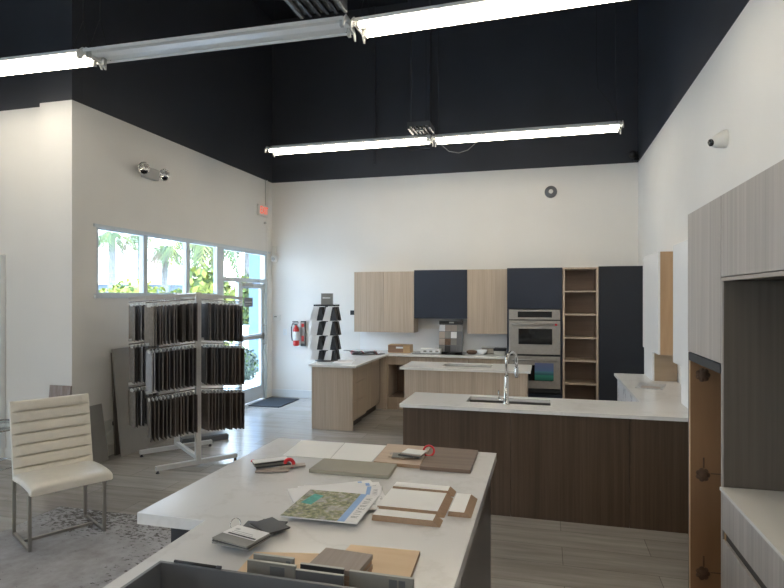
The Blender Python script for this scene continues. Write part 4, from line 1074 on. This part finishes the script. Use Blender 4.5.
# front boards and blocks
slab('sample_board', [(-.72, 1.74), (-.425, 1.74), (-.44, 2.035), (-.70, 2.02)], Z0, Z0+.016, 'ply_pale', 'pale maple board behind the grey sample boards, right of the taupe block', side='mdf')
slab('sample_board', [(-1.0, 1.70), (-.76, 1.70), (-.79, 1.93), (-1.02, 1.88)], Z0, Z0+.012, 'ply_pale', 'pale maple board left of the taupe block, mostly hidden', side='mdf')
t = thing('sample_block', 'thick stack of taupe wood-look boards at the front of the island', 'sample block', (-.65, 1.77, Z0))
bl = [(-.74, 1.70), (-.57, 1.70), (-.56, 1.83), (-.73, 1.84)]
for k in range(4):
    MB().prism([(x+.003*(k % 2), y) for x, y in bl], Z0+.013+k*.0165, Z0+.013+k*.0165+.0155, 0, None, 1 if k < 3 else 0).build('board', ['ash_taupe', 'mdf'] , t)
MB().prism(bl, Z0, Z0+.012, 0).build('spacer_board', 'mdf', t)
def upright(x0, x1, y, h, mat, label, strip=None, tilt=-8):
    t = thing('sample_board', label, 'sample board', ((x0+x1)/2, y, Z0))
    M = Matrix.Translation((0, y, Z0)) @ Matrix.Rotation(R(tilt), 4, 'X')
    MB().box(x0, x1, -.010, 0, 0, h, 0, M).build('board', mat, t, .001)
    MB().box(x0, x1, -.0102, .0002, h, h+.0012, 0, M).build('pale_edge', 'grey_plastic', t)
    if strip:
        for a, b in strip: MB().box(a, b, -.0115, -.0103, h-.035, h-.008, 0, M).build('printed_label', 'tray_grey', t)
upright(-.905, -.765, 1.665, .112, 'chip_grey', 'small grey tile board standing on edge, rear one at the left of the front row', [(-.79, -.775)], tilt=-3)
upright(-.91, -.745, 1.635, .105, 'chip_grey', 'grey tile board standing on edge with small printed marks, left of the dark one', [(-.83, -.78)], tilt=-3)
upright(-.738, -.595, 1.655, .105, 'chip_dark', 'glossy black board standing on edge in front of the taupe block', tilt=-3)
upright(-.74, -.585, 1.625, .10, 'tray_grey', 'dark board with pale edge standing just in front of the glossy black one', tilt=-3)
upright(-.575, -.375, 1.65, .105, 'chip_grey', 'grey tile board standing on edge at the right of the front row', [(-.45, -.425), (-.42, -.40)], tilt=-3)
t = thing('sample_tray', 'open dark grey tray across the near end of the foreground island', 'tray', (-.78, 1.3, Z0))
X0, X1, Ya, Yb, H_ = -1.175, -.36, 1.05, 1.56, .105
MB().box(X0, X1, Ya, Yb, Z0, Z0+.008).build('bottom', 'tray_grey', t)
MB().box(X0, X1, Yb-.012, Yb, Z0+.008, Z0+H_).build('far_side', 'tray_grey', t, .001)
MB().box(X0, X1, Ya, Ya+.012, Z0+.008, Z0+H_).build('near_side', 'tray_grey', t, .001)
MB().box(X0, X0+.012, Ya+.012, Yb-.012, Z0+.008, Z0+H_).build('end', 'tray_grey', t, .001)
MB().box(X1-.012, X1, Ya+.012, Yb-.012, Z0+.008, Z0+H_).build('end', 'tray_grey', t, .001)
t = thing('pen', 'black pen lying across the rim of the grey tray', 'pen', (-1.0, 1.57, Z0+.105))
MB().tube([(-1.12, 1.556, Z0+.111), (-.97, 1.553, Z0+.111)], .0045, 8).build('barrel', 'black_plastic', t)
MB().tube([(-.97, 1.553, Z0+.111), (-.955, 1.553, Z0+.111)], .0055, 8).build('cap', 'ink', t)
mark(MB().lathe([(.012, 0), (.012, .006), (.006, .01), (0, .01)], (-1.61, 2.95, ZTOP), 12), 'bottle_cap', 'red_plastic', 'tiny red cap near the far left rim of the foreground island', 'cap')

# ------------------------------------------------------------------ light
wd = bpy.data.worlds.new('world'); SC.world = wd; wd.use_nodes = True
nt = wd.node_tree; bg = nt.nodes['Background']
tc = nt.nodes.new('ShaderNodeTexCoord'); sp = nt.nodes.new('ShaderNodeSeparateXYZ')
nt.links.new(tc.outputs['Generated'], sp.inputs[0])
rp = nt.nodes.new('ShaderNodeValToRGB'); e = rp.color_ramp.elements
e[0].position = .0; e[0].color = (.97, .98, 1.0, 1); e[1].position = .6; e[1].color = (.50, .70, 1.0, 1)
nt.links.new(sp.outputs['Z'], rp.inputs[0]); nt.links.new(rp.outputs[0], bg.inputs['Color'])
bg.inputs['Strength'].default_value = 6.8
sun = bpy.data.lights.new('sun', 'SUN'); sun.energy = 6; sun.angle = R(2); sun.color = (1, .95, .86)
so = bpy.data.objects.new('sun', sun); COL.objects.link(so)
so.rotation_euler = Vector((-.40, .25, -.88)).to_track_quat('-Z', 'Y').to_euler()
def portal(loc, rot, sx, sy):
    l = bpy.data.lights.new('window_portal', 'AREA'); l.shape = 'RECTANGLE'; l.size = sx; l.size_y = sy; l.cycles.is_portal = True
    o = bpy.data.objects.new('window_portal', l); COL.objects.link(o); o.location = loc; o.rotation_euler = rot
portal((XL-.16, (Y0+Y1)/2, 1.35), (0, R(-90), 0), 2.6, Y1-Y0)
portal((XF-.16, (G0+G1)/2, (GB+GT)/2), (0, R(-90), 0), GT-GB, G1-G0)

# ------------------------------------------------------------------ camera
cam = bpy.data.cameras.new('camera'); co = bpy.data.objects.new('camera', cam); COL.objects.link(co)
cam.sensor_width = 36; cam.lens = 574/784*36; cam.clip_start = .05; cam.clip_end = 400
cam.shift_y = 3/784
co.location = (0, 0, 1.85); co.rotation_euler = (R(90), 0, R(15))
SC.camera = co
vs = SC.view_settings
vs.view_transform = 'Standard'; vs.look = 'None'; vs.gamma = 1; vs.exposure = 0.74; vs.use_curve_mapping = False
try: SC.cycles.max_bounces = 10; SC.cycles.diffuse_bounces = 6; SC.cycles.transparent_max_bounces = 12; SC.cycles.sample_clamp_indirect = 6
except Exception: pass
